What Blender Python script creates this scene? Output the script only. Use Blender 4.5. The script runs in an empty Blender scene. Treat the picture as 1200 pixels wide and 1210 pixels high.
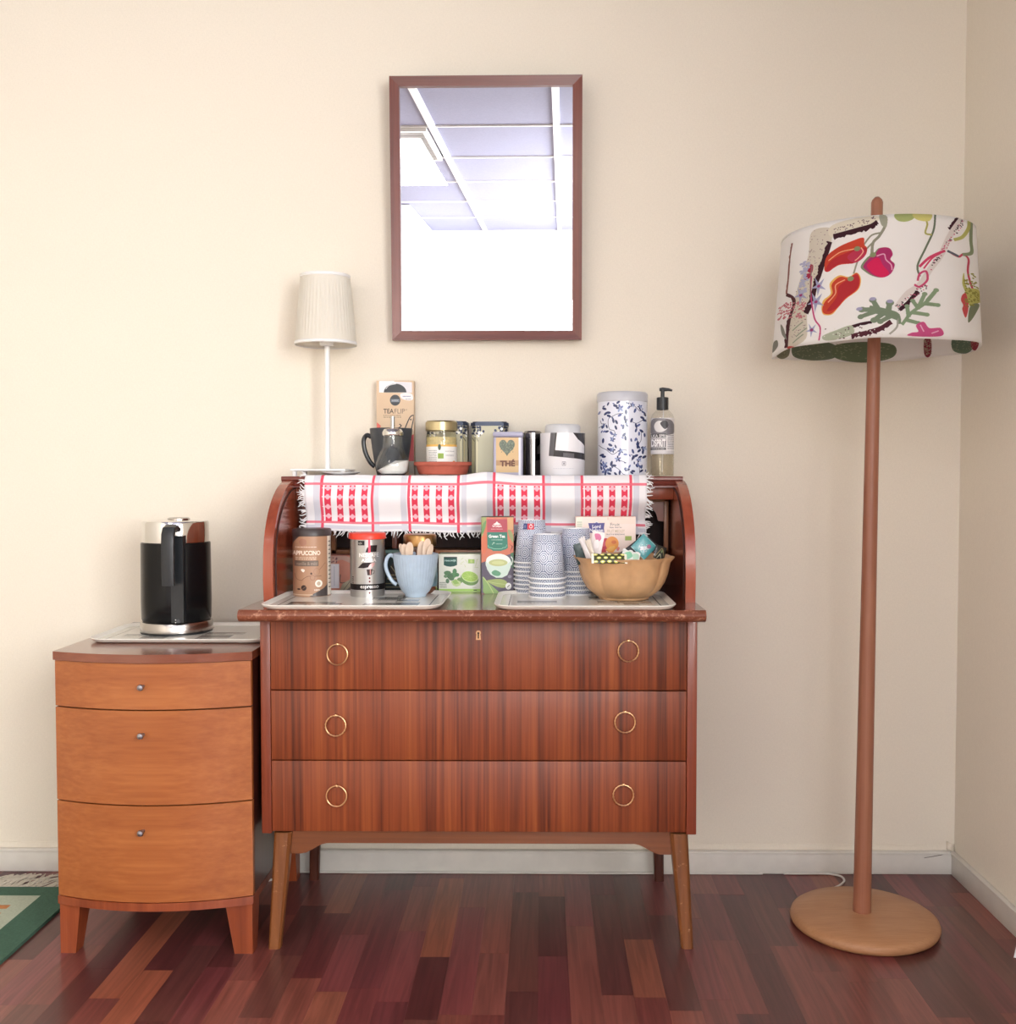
import bpy, bmesh, math, random
import numpy as np
from mathutils import Vector, Matrix, Euler
R = math.radians
PI = math.pi
random.seed(7)
sc = bpy.context.scene
C = sc.collection

# ------------------------------------------------------------------ camera, world, lights, exposure
CAM_H, WALL_D = 1.066, 2.70            # eye height, distance camera - back wall (back wall is the plane y = 0)
FPX, CX, CY = 1200.0, 630.0, 605.0
cam = bpy.data.cameras.new('camera'); camo = bpy.data.objects.new('camera', cam); C.objects.link(camo)
camo.location = (0, -WALL_D, CAM_H)
camo.rotation_euler = (R(90 - 2.05), 0, R(0.5))
cam.sensor_fit = 'HORIZONTAL'; cam.sensor_width = 36; cam.lens = 36 * FPX / 1200
cam.shift_x = (600 - CX) / 1200
cam.clip_start = 0.02
sc.camera = camo

w = bpy.data.worlds.new('world'); sc.world = w; w.use_nodes = True
bg = w.node_tree.nodes['Background']
bg.inputs[0].default_value = (0.86, 0.93, 1.0, 1); bg.inputs[1].default_value = 2.5

def area(name, loc, rot, sx, sy, power, col):
    l = bpy.data.lights.new(name, 'AREA'); l.shape = 'RECTANGLE'; l.size = sx; l.size_y = sy
    l.energy = power; l.color = col
    o = bpy.data.objects.new(name, l); C.objects.link(o); o.location = loc; o.rotation_euler = rot
    return o
area('daylight_side_window', (1.32, -3.75, 1.62), (0, R(90), 0), 1.5, 2.6, 195, (1.0, 0.985, 0.96))
area('daylight_rear_window', (0.30, -5.85, 1.45), (R(90), 0, 0), 1.2, 1.1, 28, (1.0, 0.985, 0.96))
area('ceiling_lamp_light', (-0.9, -2.9, 2.46), (0, 0, 0), 0.55, 1.15, 14, (1.0, 0.95, 0.86))

sc.view_settings.view_transform = 'Standard'
sc.view_settings.look = 'None'
sc.view_settings.gamma = 1
sc.view_settings.use_curve_mapping = False
sc.view_settings.exposure = 0.33
try:
    sc.cycles.use_denoising = True
    sc.cycles.max_bounces = 10
    sc.cycles.sample_clamp_indirect = 6
except Exception:
    pass

RM = camo.rotation_euler.to_matrix()
def ray(px, py):
    return RM @ Vector(((px - CX) / FPX, (CY - py) / FPX, -1))
def at(px, py, y):
    """the point of the plane y seen at a pixel -> (x, z)"""
    d = ray(px, py); t = (y + WALL_D) / d.y
    return d.x * t, CAM_H + d.z * t
def onz(px, py, z):
    """the point of the level z seen at a pixel -> (x, y)"""
    d = ray(px, py); t = (z - CAM_H) / d.z
    return d.x * t, -WALL_D + d.y * t

# ------------------------------------------------------------------ materials
def lin(c):
    c = [x / 255 for x in c[:3]]
    return tuple(x / 12.92 if x <= 0.04045 else ((x + 0.055) / 1.055) ** 2.4 for x in c) + (1,)
def nmat(name):
    m = bpy.data.materials.new(name); m.use_nodes = True
    nt = m.node_tree; return m, nt, nt.nodes['Principled BSDF']
def setp(b, **k):
    for n, v in k.items():
        n = {'rough': 'Roughness', 'metal': 'Metallic', 'coat': 'Coat Weight', 'coatr': 'Coat Roughness', 'spec': 'Specular IOR Level',
             'trans': 'Transmission Weight', 'ior': 'IOR', 'sheen': 'Sheen Weight', 'sss': 'Subsurface Weight', 'alpha': 'Alpha'}[n]
        b.inputs[n].default_value = v
def N(nt, t, **k):
    n = nt.nodes.new(t)
    for a, v in k.items(): setattr(n, a, v)
    return n
def bumpn(nt, b, hsock, strength=0.2, dist=0.002):
    bp = N(nt, 'ShaderNodeBump'); bp.inputs['Strength'].default_value = strength; bp.inputs['Distance'].default_value = dist
    nt.links.new(hsock, bp.inputs['Height']); nt.links.new(bp.outputs[0], b.inputs['Normal'])
def plain(name, col, rough=0.5, var=0.06, scale=30, bump=0.0, **k):
    """a colour with a little procedural variation"""
    m, nt, b = nmat(name)
    tc = N(nt, 'ShaderNodeTexCoord'); no = N(nt, 'ShaderNodeTexNoise'); no.inputs['Scale'].default_value = scale; no.inputs['Detail'].default_value = 4
    nt.links.new(tc.outputs['Object'], no.inputs['Vector'])
    cr = N(nt, 'ShaderNodeValToRGB'); c = lin(col)
    cr.color_ramp.elements[0].color = tuple(x * (1 - var) for x in c[:3]) + (1,)
    cr.color_ramp.elements[1].color = tuple(min(1, x * (1 + var)) for x in c[:3]) + (1,)
    cr.color_ramp.elements[0].position = 0.3; cr.color_ramp.elements[1].position = 0.7
    nt.links.new(no.outputs[0], cr.inputs[0]); nt.links.new(cr.outputs[0], b.inputs['Base Color'])
    if bump: bumpn(nt, b, no.outputs[0], bump)
    setp(b, rough=rough, **k); return m
WOODK = 0.74
def wood(name, c_dark, c_mid, c_light, axis='Z', fine=60, broad=14, stretch=0.05, rough=0.35, coat=0.3, scratch=0.0, scratch_col=(200, 150, 120), grain=0.25):
    m, nt, b = nmat(name)
    tc = N(nt, 'ShaderNodeTexCoord')
    def noise(sc_, st, det, off=0):
        mp = N(nt, 'ShaderNodeMapping'); s = [sc_, sc_, sc_]; s['XYZ'.index(axis)] = sc_ * st
        mp.inputs['Scale'].default_value = s; mp.inputs['Location'].default_value = (off, off * 1.7, off * .3)
        no = N(nt, 'ShaderNodeTexNoise'); no.inputs['Scale'].default_value = 1; no.inputs['Detail'].default_value = det
        no.inputs['Roughness'].default_value = 0.6; no.inputs['Distortion'].default_value = 0.06
        nt.links.new(tc.outputs['Object'], mp.inputs[0]); nt.links.new(mp.outputs[0], no.inputs['Vector']); return no
    a = noise(broad, stretch, 3, 3.1); f = noise(fine, stretch * .6, 5, 1.3)
    mx = N(nt, 'ShaderNodeMix', data_type='FLOAT'); mx.inputs[0].default_value = 0.5
    nt.links.new(a.outputs[0], mx.inputs[2]); nt.links.new(f.outputs[0], mx.inputs[3])
    cr = N(nt, 'ShaderNodeValToRGB'); e = cr.color_ramp.elements
    dim = lambda c: tuple(q * WOODK for q in lin(c)[:3]) + (1,)
    e[0].position = 0.36; e[0].color = dim(c_dark); e[1].position = 0.64; e[1].color = dim(c_light)
    mid = e.new(0.5); mid.color = dim(c_mid)
    nt.links.new(mx.outputs[0], cr.inputs[0])
    out = cr.outputs[0]
    if scratch > 0:
        s = N(nt, 'ShaderNodeTexNoise'); s.inputs['Scale'].default_value = 75; s.inputs['Detail'].default_value = 8; s.inputs['Roughness'].default_value = 0.75
        nt.links.new(tc.outputs['Object'], s.inputs['Vector'])
        r2 = N(nt, 'ShaderNodeValToRGB'); r2.color_ramp.elements[0].position = 0.62 - scratch * .12; r2.color_ramp.elements[1].position = 0.74 - scratch * .1
        nt.links.new(s.outputs[0], r2.inputs[0])
        m2 = N(nt, 'ShaderNodeMix', data_type='RGBA'); nt.links.new(r2.outputs[0], m2.inputs[0]); nt.links.new(out, m2.inputs[6]); m2.inputs[7].default_value = lin(scratch_col)
        out = m2.outputs[2]
    nt.links.new(out, b.inputs['Base Color'])
    bumpn(nt, b, f.outputs[0], grain, 0.0006)
    setp(b, rough=rough, coat=coat, coatr=0.18); return m
def metal(name, col, rough=0.25, brush=0.0):
    m, nt, b = nmat(name)
    tc = N(nt, 'ShaderNodeTexCoord'); no = N(nt, 'ShaderNodeTexNoise'); mp = N(nt, 'ShaderNodeMapping'); mp.inputs['Scale'].default_value = (300, 300, 8)
    nt.links.new(tc.outputs['Object'], mp.inputs[0]); nt.links.new(mp.outputs[0], no.inputs['Vector'])
    mr = N(nt, 'ShaderNodeMapRange'); mr.inputs['To Min'].default_value = rough * .8; mr.inputs['To Max'].default_value = rough * 1.2
    nt.links.new(no.outputs[0], mr.inputs[0]); nt.links.new(mr.outputs[0], b.inputs['Roughness'])
    b.inputs['Base Color'].default_value = lin(col); setp(b, metal=1.0)
    if brush: bumpn(nt, b, no.outputs[0], brush, 0.0003)
    return m
def thin_glass(name, tint=(1, 1, 1), refl=0.05):
    m = bpy.data.materials.new(name); m.use_nodes = True; nt = m.node_tree; nt.nodes.remove(nt.nodes['Principled BSDF'])
    o = nt.nodes['Material Output']; t = N(nt, 'ShaderNodeBsdfTransparent'); t.inputs[0].default_value = tint + (1,)
    g = N(nt, 'ShaderNodeBsdfGlossy'); g.inputs['Roughness'].default_value = 0.03
    lw = N(nt, 'ShaderNodeLayerWeight'); lw.inputs[0].default_value = .5; fr = N(nt, 'ShaderNodeMath', operation='POWER'); fr.inputs[1].default_value = 5; nt.links.new(lw.outputs['Facing'], fr.inputs[0]); ad = N(nt, 'ShaderNodeMath', operation='MULTIPLY_ADD'); ad.inputs[1].default_value = .7; ad.inputs[2].default_value = refl; ad.use_clamp = True
    mx = N(nt, 'ShaderNodeMixShader'); nt.links.new(fr.outputs[0], ad.inputs[0]); nt.links.new(ad.outputs[0], mx.inputs[0])
    nt.links.new(t.outputs[0], mx.inputs[1]); nt.links.new(g.outputs[0], mx.inputs[2]); nt.links.new(mx.outputs[0], o.inputs[0])
    return m
def printed(name, art, rough=0.4, metal=0.0, coat=0.0, mask_metal=None, bump=0.0):
    m, nt, b = nmat(name)
    im = N(nt, 'ShaderNodeTexImage'); im.image = art.image(name + '_print'); im.extension = 'REPEAT'
    uv = N(nt, 'ShaderNodeUVMap'); uv.uv_map = 'UVMap'; nt.links.new(uv.outputs[0], im.inputs[0])
    nt.links.new(im.outputs[0], b.inputs['Base Color']); setp(b, rough=rough, metal=metal, coat=coat)
    if bump:
        tc = N(nt, 'ShaderNodeTexCoord'); no = N(nt, 'ShaderNodeTexNoise'); no.inputs['Scale'].default_value = 500
        nt.links.new(tc.outputs['Object'], no.inputs['Vector']); bumpn(nt, b, no.outputs[0], bump, 0.0005)
    return m

# ------------------------------------------------------------------ prints drawn in code (lettering and flat patterns only)
_glyphs = {}
def glyphs(s, bold):
    k = (s, bold)
    if k in _glyphs: return _glyphs[k]
    cu = bpy.data.curves.new('t', 'FONT'); cu.body = s; cu.offset = bold; cu.resolution_u = 3
    o = bpy.data.objects.new('t', cu); C.objects.link(o)
    dg = bpy.context.evaluated_depsgraph_get(); me = o.evaluated_get(dg).to_mesh()
    v = [(p.co.x, p.co.y) for p in me.vertices]; f = [tuple(p.vertices) for p in me.polygons]
    o.evaluated_get(dg).to_mesh_clear(); bpy.data.objects.remove(o); bpy.data.curves.remove(cu)
    _glyphs[k] = (v, f); return v, f
def smooth(pts, closed=True, n=6):
    out = []; L = len(pts)
    for i in range(L if closed else L - 1):
        p = [pts[(i + j) % L] if closed else pts[min(max(i + j, 0), L - 1)] for j in (-1, 0, 1, 2)]
        for s in range(n):
            t = s / n
            out.append(tuple(0.5 * (2 * p[1][k] + (p[2][k] - p[0][k]) * t + (2 * p[0][k] - 5 * p[1][k] + 4 * p[2][k] - p[3][k]) * t * t + (-p[0][k] + 3 * p[1][k] - 3 * p[2][k] + p[3][k]) * t ** 3) for k in (0, 1)))
    if not closed: out.append(pts[-1])
    return out
class Art:
    """A small painter: box = drawing coordinates of the printed face; cyl=True means the drawing is the front view of a can (unrolled here)."""
    def __init__(s, box, W, H, bg, cyl=False):
        s.box = box; s.W, s.H = W, H; s.cyl = cyl; s.k = .03; s.a = np.zeros((H, W, 3), np.float32); s.a[:] = [c / 255 for c in bg]
    def T(s, pts):
        p = np.array(pts, float); x0, y0, x1, y1 = s.box
        u = (p[:, 0] - x0) / (x1 - x0); v = (p[:, 1] - y0) / (y1 - y0)
        if s.cyl:
            t = np.clip(2 * u - 1, -1, 1); k = s.k; ph = np.linspace(-math.acos(k), math.acos(k), 181)
            tt = np.sin(ph) / (1 - k * np.cos(ph)) * math.sqrt(1 - k * k); u = (np.interp(t, tt, ph) / (PI / 2) + 1) / 2
        return np.stack([u * s.W, v * s.H], 1)
    def _fill(s, p, col, alpha=1.0):
        x0, y0 = np.floor(p.min(0)).astype(int); x1, y1 = np.ceil(p.max(0)).astype(int)
        x0, y0 = max(x0, 0), max(y0, 0); x1, y1 = min(x1, s.W), min(y1, s.H)
        if x1 <= x0 or y1 <= y0: return
        X = np.arange(x0, x1) + .5; Y = (np.arange(y0, y1) + .5)
        ins = np.zeros((len(Y), len(X)), bool); n = len(p)
        for i in range(n):
            ax, ay = p[i]; bx, by = p[(i + 1) % n]
            if ay == by: continue
            c = ((Y >= min(ay, by)) & (Y < max(ay, by)))
            if not c.any(): continue
            xi = ax + (Y - ay) * (bx - ax) / (by - ay)
            ins ^= c[:, None] & (X[None, :] < xi[:, None])
        sub = s.a[y0:y1, x0:x1]; sub[ins] = sub[ins] * (1 - alpha) + np.array([c / 255 for c in col], np.float32) * alpha
    def poly(s, pts, col, alpha=1.0): s._fill(s.T(pts), col, alpha)
    def blob(s, pts, col, alpha=1.0): s._fill(s.T(smooth(pts)), col, alpha)
    def rect(s, x0, y0, x1, y1, col, alpha=1.0): s.poly([(x0, y0), (x1, y0), (x1, y1), (x0, y1)], col, alpha)
    def ell(s, cx, cy, rx, ry, col, alpha=1.0, a0=0, a1=2 * PI, rot=0):
        q = [a0 + (a1 - a0) * i / 28 for i in range(29)]
        s.poly([(cx + rx * math.cos(t) * math.cos(rot) - ry * math.sin(t) * math.sin(rot), cy + rx * math.cos(t) * math.sin(rot) + ry * math.sin(t) * math.cos(rot)) for t in q], col, alpha)
    def line(s, pts, wd, col, curve=False, w2=None, alpha=1.0):
        if curve: pts = smooth(pts, False, 8)
        n = len(pts)
        for i in range(n - 1):
            (ax, ay), (bx, by) = pts[i], pts[i + 1]; L = math.hypot(bx - ax, by - ay) or 1
            wa = wd if w2 is None else wd + (w2 - wd) * i / (n - 1); wb = wd if w2 is None else wd + (w2 - wd) * (i + 1) / (n - 1)
            nx, ny = -(by - ay) / L / 2, (bx - ax) / L / 2; ex, ey = (bx - ax) / L * wd * .2, (by - ay) / L * wd * .2
            s.poly([(ax - ex + nx * wa, ay - ey + ny * wa), (bx + ex + nx * wb, by + ey + ny * wb), (bx + ex - nx * wb, by + ey - ny * wb), (ax - ex - nx * wa, ay - ey - ny * wa)], col, alpha)
    def text(s, t, x0, y0, x1, y1, col, bold=0.0, alpha=1.0, slant=0.0):
        v, f = glyphs(t, bold)
        if not v: return
        xs = [a for a, b in v]; ys = [b for a, b in v]; sx = (x1 - x0) / (max(xs) - min(xs)); sy = (y1 - y0) / (max(ys) - min(ys)); mx, my = min(xs), max(ys)
        P = [(x0 + (a - mx) * sx + slant * (b - min(ys)) * sy, y0 + (my - b) * sy) for a, b in v]
        for q in f: s.poly([P[i] for i in q], col, alpha)
    def lines(s, x0, y0, x1, y1, n, col, seed=0, wd=None, alpha=1.0):
        """tiny unreadable body copy"""
        r = random.Random(seed); h = (y1 - y0) / n
        for i in range(n):
            x = x0
            while x < x1:
                l = r.uniform(.04, .14) * (x1 - x0); s.rect(x, y0 + h * (i + .25), min(x + l, x1), y0 + h * (i + .7), col, alpha); x += l + .03 * (x1 - x0)
    def image(s, name):
        im = bpy.data.images.new(name, s.W, s.H); b = np.ones((s.H, s.W, 4), np.float32); b[..., :3] = s.a[::-1]
        im.pixels.foreach_set(b.ravel()); im.update(); im.pack(); return im

# ------------------------------------------------------------------ geometry
class G:
    def __init__(s): s.v = []; s.f = []; s.mi = []; s.uv = []; s.cur = 0; s.smoothf = []
    def add(s, v, f, uv=None, sm=False, mi=None):
        o = len(s.v); s.v += [tuple(p) for p in v]
        for i, q in enumerate(f):
            s.f.append(tuple(o + k for k in q)); s.mi.append(s.cur if mi is None else mi[i]); s.uv.append(uv[i] if uv else None); s.smoothf.append(sm)
        return s
    def box(s, x0, x1, y0, y1, z0, z1, r=0.0, seg=2, mi_front=None):
        if x1 < x0: x0, x1 = x1, x0
        if y1 < y0: y0, y1 = y1, y0
        if r <= 0:
            v = [(x0, y0, z0), (x1, y0, z0), (x1, y1, z0), (x0, y1, z0), (x0, y0, z1), (x1, y0, z1), (x1, y1, z1), (x0, y1, z1)]
            f = [(0, 1, 5, 4), (1, 2, 6, 5), (2, 3, 7, 6), (3, 0, 4, 7), (4, 5, 6, 7), (3, 2, 1, 0)]
            uv = [[(0, 0), (1, 0), (1, 1), (0, 1)]] * 6
            mi = [s.cur] * 6
            if mi_front is not None: mi[0] = mi_front
            return s.add(v, f, uv, False, mi)
        bm = bmesh.new(); bmesh.ops.create_cube(bm, size=1)
        for q in bm.verts: q.co = Vector(((x0 + x1) / 2 + q.co.x * (x1 - x0), (y0 + y1) / 2 + q.co.y * (y1 - y0), (z0 + z1) / 2 + q.co.z * (z1 - z0)))
        bmesh.ops.bevel(bm, geom=bm.edges[:], offset=min(r, (x1 - x0) * .49, (y1 - y0) * .49, (z1 - z0) * .49), segments=seg, affect='EDGES', profile=0.5)
        bm.verts.ensure_lookup_table(); v = [tuple(q.co) for q in bm.verts]; f = [tuple(k.index for k in p.verts) for p in bm.faces]; bm.free()
        return s.add(v, f, None, True)
    def lathe(s, prof, seg=40, c=(0, 0, 0), rad=None, uvs=False, cap0=False, cap1=False, turns=2.0, sm=True):
        """prof: (r, z) from bottom to top, outward faces when z rises; rad(theta, k) scales the radius"""
        v = []; n = len(prof); z0, z1 = prof[0][1], prof[-1][1]
        for k, (r, z) in enumerate(prof):
            for i in range(seg):
                t = 2 * PI * i / seg; m = rad(t, k) if rad else 1
                v.append((c[0] + r * m * math.sin(t), c[1] + r * m * math.cos(t), c[2] + z))
        f = []; uv = []
        for k in range(n - 1):
            for i in range(seg):
                j = (i + 1) % seg
                f.append((k * seg + j, k * seg + i, (k + 1) * seg + i, (k + 1) * seg + j))
                # u rises to the right when seen from the front (-y); the front half covers one whole print
                ua = (0.5 - (i + 1) / seg) * turns + 1.5 - turns * 0.0; ub = (0.5 - i / seg) * turns + 1.5
                ua, ub = -(i + 1) / seg * turns + 0.5, -i / seg * turns + 0.5
                va = (prof[k][1] - z0) / ((z1 - z0) or 1); vb = (prof[k + 1][1] - z0) / ((z1 - z0) or 1)
                uv.append([(ua, va), (ub, va), (ub, vb), (ua, vb)])
        s.add(v, f, uv if uvs else None, sm)
        if cap0: s.add([v[i] for i in range(seg)], [tuple(range(seg))], None, False)
        if cap1: s.add([v[(n - 1) * seg + i] for i in range(seg)], [tuple(range(seg - 1, -1, -1))], None, False)
        return s
    def tube(s, pts, r, seg=8, closed=False, caps=True):
        pts = [Vector(p) for p in pts]; n = len(pts); rs = r if isinstance(r, (list, tuple)) else [r] * n; v = []; up = None
        for i, p in enumerate(pts):
            a = pts[(i - 1) % n] if (closed or i) else p; b = pts[(i + 1) % n] if (closed or i < n - 1) else p
            d = (b - a).normalized()
            if up is None: up = Vector((0, 0, 1)) if abs(d.z) < .9 else Vector((1, 0, 0))
            x = d.cross(up).normalized(); y = x.cross(d).normalized(); up = y
            for k in range(seg):
                t = 2 * PI * k / seg; v.append(p + (x * math.cos(t) + y * math.sin(t)) * rs[i])
        f = []
        for i in range(n if closed else n - 1):
            j = (i + 1) % n
            for k in range(seg):
                l = (k + 1) % seg; f.append((i * seg + k, i * seg + l, j * seg + l, j * seg + k))
        if caps and not closed: f.append(tuple(range(seg - 1, -1, -1))); f.append(tuple((n - 1) * seg + k for k in range(seg)))
        return s.add(v, f, None, True)
    def prism(s, poly, axis, a, b, sm=False):
        """poly in the two other axes; extruded from a to b along axis"""
        def P(u, v, t): return {'X': (t, u, v), 'Y': (u, t, v), 'Z': (u, v, t)}[axis]
        n = len(poly); v = [P(p[0], p[1], a) for p in poly] + [P(p[0], p[1], b) for p in poly]
        f = [tuple(range(n - 1, -1, -1)), tuple(range(n, 2 * n))] + [(i, (i + 1) % n, n + (i + 1) % n, n + i) for i in range(n)]
        return s.add(v, f, None, sm)
    def grid(s, fn, nu, nv, thick=None):
        v = []; 
        for j in range(nv + 1):
            for i in range(nu + 1): v.append(fn(i / nu, j / nv))
        f = []; uv = []
        for j in range(nv):
            for i in range(nu):
                f.append((j * (nu + 1) + i, j * (nu + 1) + i + 1, (j + 1) * (nu + 1) + i + 1, (j + 1) * (nu + 1) + i))
                uv.append([(i / nu, j / nv), ((i + 1) / nu, j / nv), ((i + 1) / nu, (j + 1) / nv), (i / nu, (j + 1) / nv)])
        return s.add(v, f, uv, True)
    def xf(s, M):
        s.v = [tuple(M @ Vector(p)) for p in s.v]; return s
    def merge(s, g):
        o = len(s.v); s.v += g.v; s.f += [tuple(o + k for k in q) for q in g.f]; s.mi += g.mi; s.uv += g.uv; s.smoothf += g.smoothf; return s
    def obj(s, name, mats, parent=None, label=None, world=False, ang=35, loc=None, solid=0.0, fixn=True):
        if not isinstance(mats, (list, tuple)): mats = [mats]
        v = s.v
        if world and parent is not None:
            Mi = parent.matrix_basis.inverted()
            if parent.parent: Mi = Mi @ parent.parent.matrix_basis.inverted()
            v = [tuple(Mi @ Vector(p)) for p in v]
        me = bpy.data.meshes.new(name); me.from_pydata(v, [], s.f)
        for m in mats: me.materials.append(m)
        if len(mats) > 1: me.polygons.foreach_set('material_index', s.mi)
        if any(u is not None for u in s.uv):
            l = me.uv_layers.new(name='UVMap'); k = 0; data = l.data
            for fi, q in enumerate(s.f):
                u = s.uv[fi]
                for c in range(len(q)):
                    if u: data[k].uv = u[c]
                    k += 1
        me.polygons.foreach_set('use_smooth', s.smoothf)
        if fixn:
            bm = bmesh.new(); bm.from_mesh(me); bmesh.ops.recalc_face_normals(bm, faces=bm.faces[:]); bm.to_mesh(me); bm.free()
        me.update(); me.set_sharp_from_angle(angle=R(ang))
        o = bpy.data.objects.new(name, me); C.objects.link(o)
        if parent is not None: o.parent = parent
        if loc is not None: o.location = loc
        if label: o['label'] = label
        if solid:
            md = o.modifiers.new('solid', 'SOLIDIFY'); md.thickness = solid; md.offset = 0
        return o

def thing(name, label, cat, loc=(0, 0, 0), rz=0.0, group=None, rot=None):
    o = bpy.data.objects.new(name, None); C.objects.link(o); o.empty_display_size = 0.02
    o.location = loc; o.rotation_euler = rot if rot else (0, 0, rz)
    o.matrix_basis = Matrix.Translation(loc) @ Euler(rot if rot else (0, 0, rz)).to_matrix().to_4x4()
    o['label'] = label; o['category'] = cat
    if group: o['group'] = group
    return o
def tag(o, label, cat, group=None):
    o['label'] = label; o['category'] = cat
    if group: o['group'] = group
    return o
def struct(o): o['kind'] = 'structure'; return o

# ================================================================== THE ROOM
XR, XL, YF, ZC = 1.105, -1.95, -5.6, 2.5       # right wall, left wall, far wall (behind the camera), ceiling
def wallpaper(name, col):
    m, nt, b = nmat(name)
    tc = N(nt, 'ShaderNodeTexCoord'); mp = N(nt, 'ShaderNodeMapping'); mp.inputs['Scale'].default_value = (160, 160, 420)
    n1 = N(nt, 'ShaderNodeTexNoise'); n1.inputs['Scale'].default_value = 1; n1.inputs['Detail'].default_value = 4
    mp2 = N(nt, 'ShaderNodeMapping'); mp2.inputs['Scale'].default_value = (500, 500, 120)
    n2 = N(nt, 'ShaderNodeTexNoise'); n2.inputs['Scale'].default_value = 1
    n3 = N(nt, 'ShaderNodeTexNoise'); n3.inputs['Scale'].default_value = 1.1; n3.inputs['Detail'].default_value = 3
    nt.links.new(tc.outputs['Object'], mp.inputs[0]); nt.links.new(mp.outputs[0], n1.inputs['Vector'])
    nt.links.new(tc.outputs['Object'], mp2.inputs[0]); nt.links.new(mp2.outputs[0], n2.inputs['Vector']); nt.links.new(tc.outputs['Object'], n3.inputs['Vector'])
    ad = N(nt, 'ShaderNodeMath', operation='ADD'); nt.links.new(n1.outputs[0], ad.inputs[0]); nt.links.new(n2.outputs[0], ad.inputs[1])
    mr = N(nt, 'ShaderNodeMapRange'); mr.inputs['From Min'].default_value = .6; mr.inputs['From Max'].default_value = 1.4
    nt.links.new(ad.outputs[0], mr.inputs[0])
    cr = N(nt, 'ShaderNodeValToRGB'); c = lin(col); cr.color_ramp.elements[0].color = tuple(x * .955 for x in c[:3]) + (1,); cr.color_ramp.elements[1].color = tuple(min(1, x * 1.035) for x in c[:3]) + (1,)
    nt.links.new(mr.outputs[0], cr.inputs[0]); nt.links.new(cr.outputs[0], b.inputs['Base Color'])
    bumpn(nt, b, ad.outputs[0], 0.25, 0.0006); setp(b, rough=0.75, spec=0.25); return m
M_wall = wallpaper('cream_wallpaper', (234, 226, 211))
M_white = plain('white_paint', (232, 230, 226), 0.45, 0.03, 8)
M_base = plain('white_baseboard_paint', (222, 219, 212), 0.4, 0.04, 25)
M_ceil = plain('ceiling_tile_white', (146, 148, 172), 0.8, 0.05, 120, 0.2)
M_bar = plain('ceiling_bar_white', (240, 240, 240), 0.4, 0.02)
M_farwall = plain('white_far_wall', (246, 246, 244), 0.6, 0.02, 5)
M_pane = thin_glass('window_glass', (1, 1, 1), 0.06)

struct(G().box(XL - .1, XR + .1, 0, .12, -.05, ZC).obj('wall_back', M_wall))
WZ0, WZ1, WY0, WY1 = 0.88, 2.36, -5.05, -2.45
g = G(); g.box(XR, XR + .14, WY1, 0, -.05, ZC); g.box(XR, XR + .14, YF, WY0, -.05, ZC)
g.box(XR, XR + .14, WY0, WY1, -.05, WZ0); g.box(XR, XR + .14, WY0, WY1, WZ1, ZC)
struct(g.obj('wall_right', M_wall))
struct(G().box(XL - .1, XL, YF, 0, -.05, ZC).obj('wall_left', M_wall))
FX0, FX1, FZ0, FZ1 = -.32, .92, .86, 2.03
g = G(); g.box(XL, FX0, YF - .14, YF, -.05, ZC); g.box(FX1, XR + .14, YF - .14, YF, -.05, ZC); g.box(FX0, FX1, YF - .14, YF, -.05, FZ0); g.box(FX0, FX1, YF - .14, YF, FZ1, ZC)
struct(g.obj('wall_front', M_farwall))
part = struct(G().box(XL, -.98, YF, -4.35, 0, ZC).obj('wall_partition', M_farwall))
def window(name, x0, x1, y0, y1, z0, z1, ax, nm):
    """frame, mullions and panes in an opening; ax = axis of the wall's normal"""
    mid = G()
    def bx(g, a0, a1, c0, c1, d0, d1):
        if ax == 'X': g.box(d0, d1, a0, a1, c0, c1, .004)
        else: g.box(a0, a1, d0, d1, c0, c1, .004)
    a0, a1 = (y0, y1) if ax == 'X' else (x0, x1); d0, d1 = (x0 + .03, x0 + .09) if ax == 'X' else (y0 - .09 + .0, y0 - .03)
    fr = G()
    bx(fr, a0, a1, z0, z0 + .06, d0, d1); bx(fr, a0, a1, z1 - .06, z1, d0, d1); bx(fr, a0, a0 + .06, z0 + .06, z1 - .06, d0, d1); bx(fr, a1 - .06, a1, z0 + .06, z1 - .06, d0, d1)
    f = struct(fr.obj(name, M_white))
    for k in range(1, nm):
        a = a0 + (a1 - a0) * k / nm; q = G(); bx(q, a - .03, a + .03, z0 + .06, z1 - .06, d0, d1); q.obj('mullion', M_white, f)
    for k in range(nm):
        p0 = a0 + (a1 - a0) * k / nm + .05; p1 = a0 + (a1 - a0) * (k + 1) / nm - .05; q = G(); dm = (d0 + d1) / 2
        if ax == 'X': q.box(dm - .002, dm + .002, p0, p1, z0 + .05, z1 - .05)
        else: q.box(p0, p1, dm - .002, dm + .002, z0 + .05, z1 - .05)
        q.obj('pane', M_pane, f)
    sl = G()
    if ax == 'X': sl.box(x0 - .04, x0 + .03, a0 - .03, a1 + .03, z0 - .025, z0, .004)
    else: sl.box(a0 - .03, a1 + .03, y0 - .03, y0 + .04, z0 - .025, z0, .004)
    sl.obj('window_sill', M_white, f)
window('window_1', XR, XR + .14, WY0, WY1, WZ0, WZ1, 'X', 3)
window('window_2', FX0, FX1, YF, YF, FZ0, FZ1, 'Y', 2)
# a white door in the partition's side, seen only in the mirror
g = G(); g.box(-.98, -.945, -5.5, -5.43, 0, 2.03); g.box(-.98, -.945, -4.62, -4.55, 0, 2.03); g.box(-.98, -.945, -5.5, -4.55, 2.0301, 2.1)
dr = struct(g.obj('door_1', M_white)); G().box(-.98, -.957, -5.43, -4.62, .01, 2.03).obj('door_leaf', M_white, dr)
G().tube([(-.957, -4.72, 1.02), (-.92, -4.72, 1.02), (-.92, -4.82, 1.02)], .009).obj('door_handle', M_white, dr)

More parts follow.
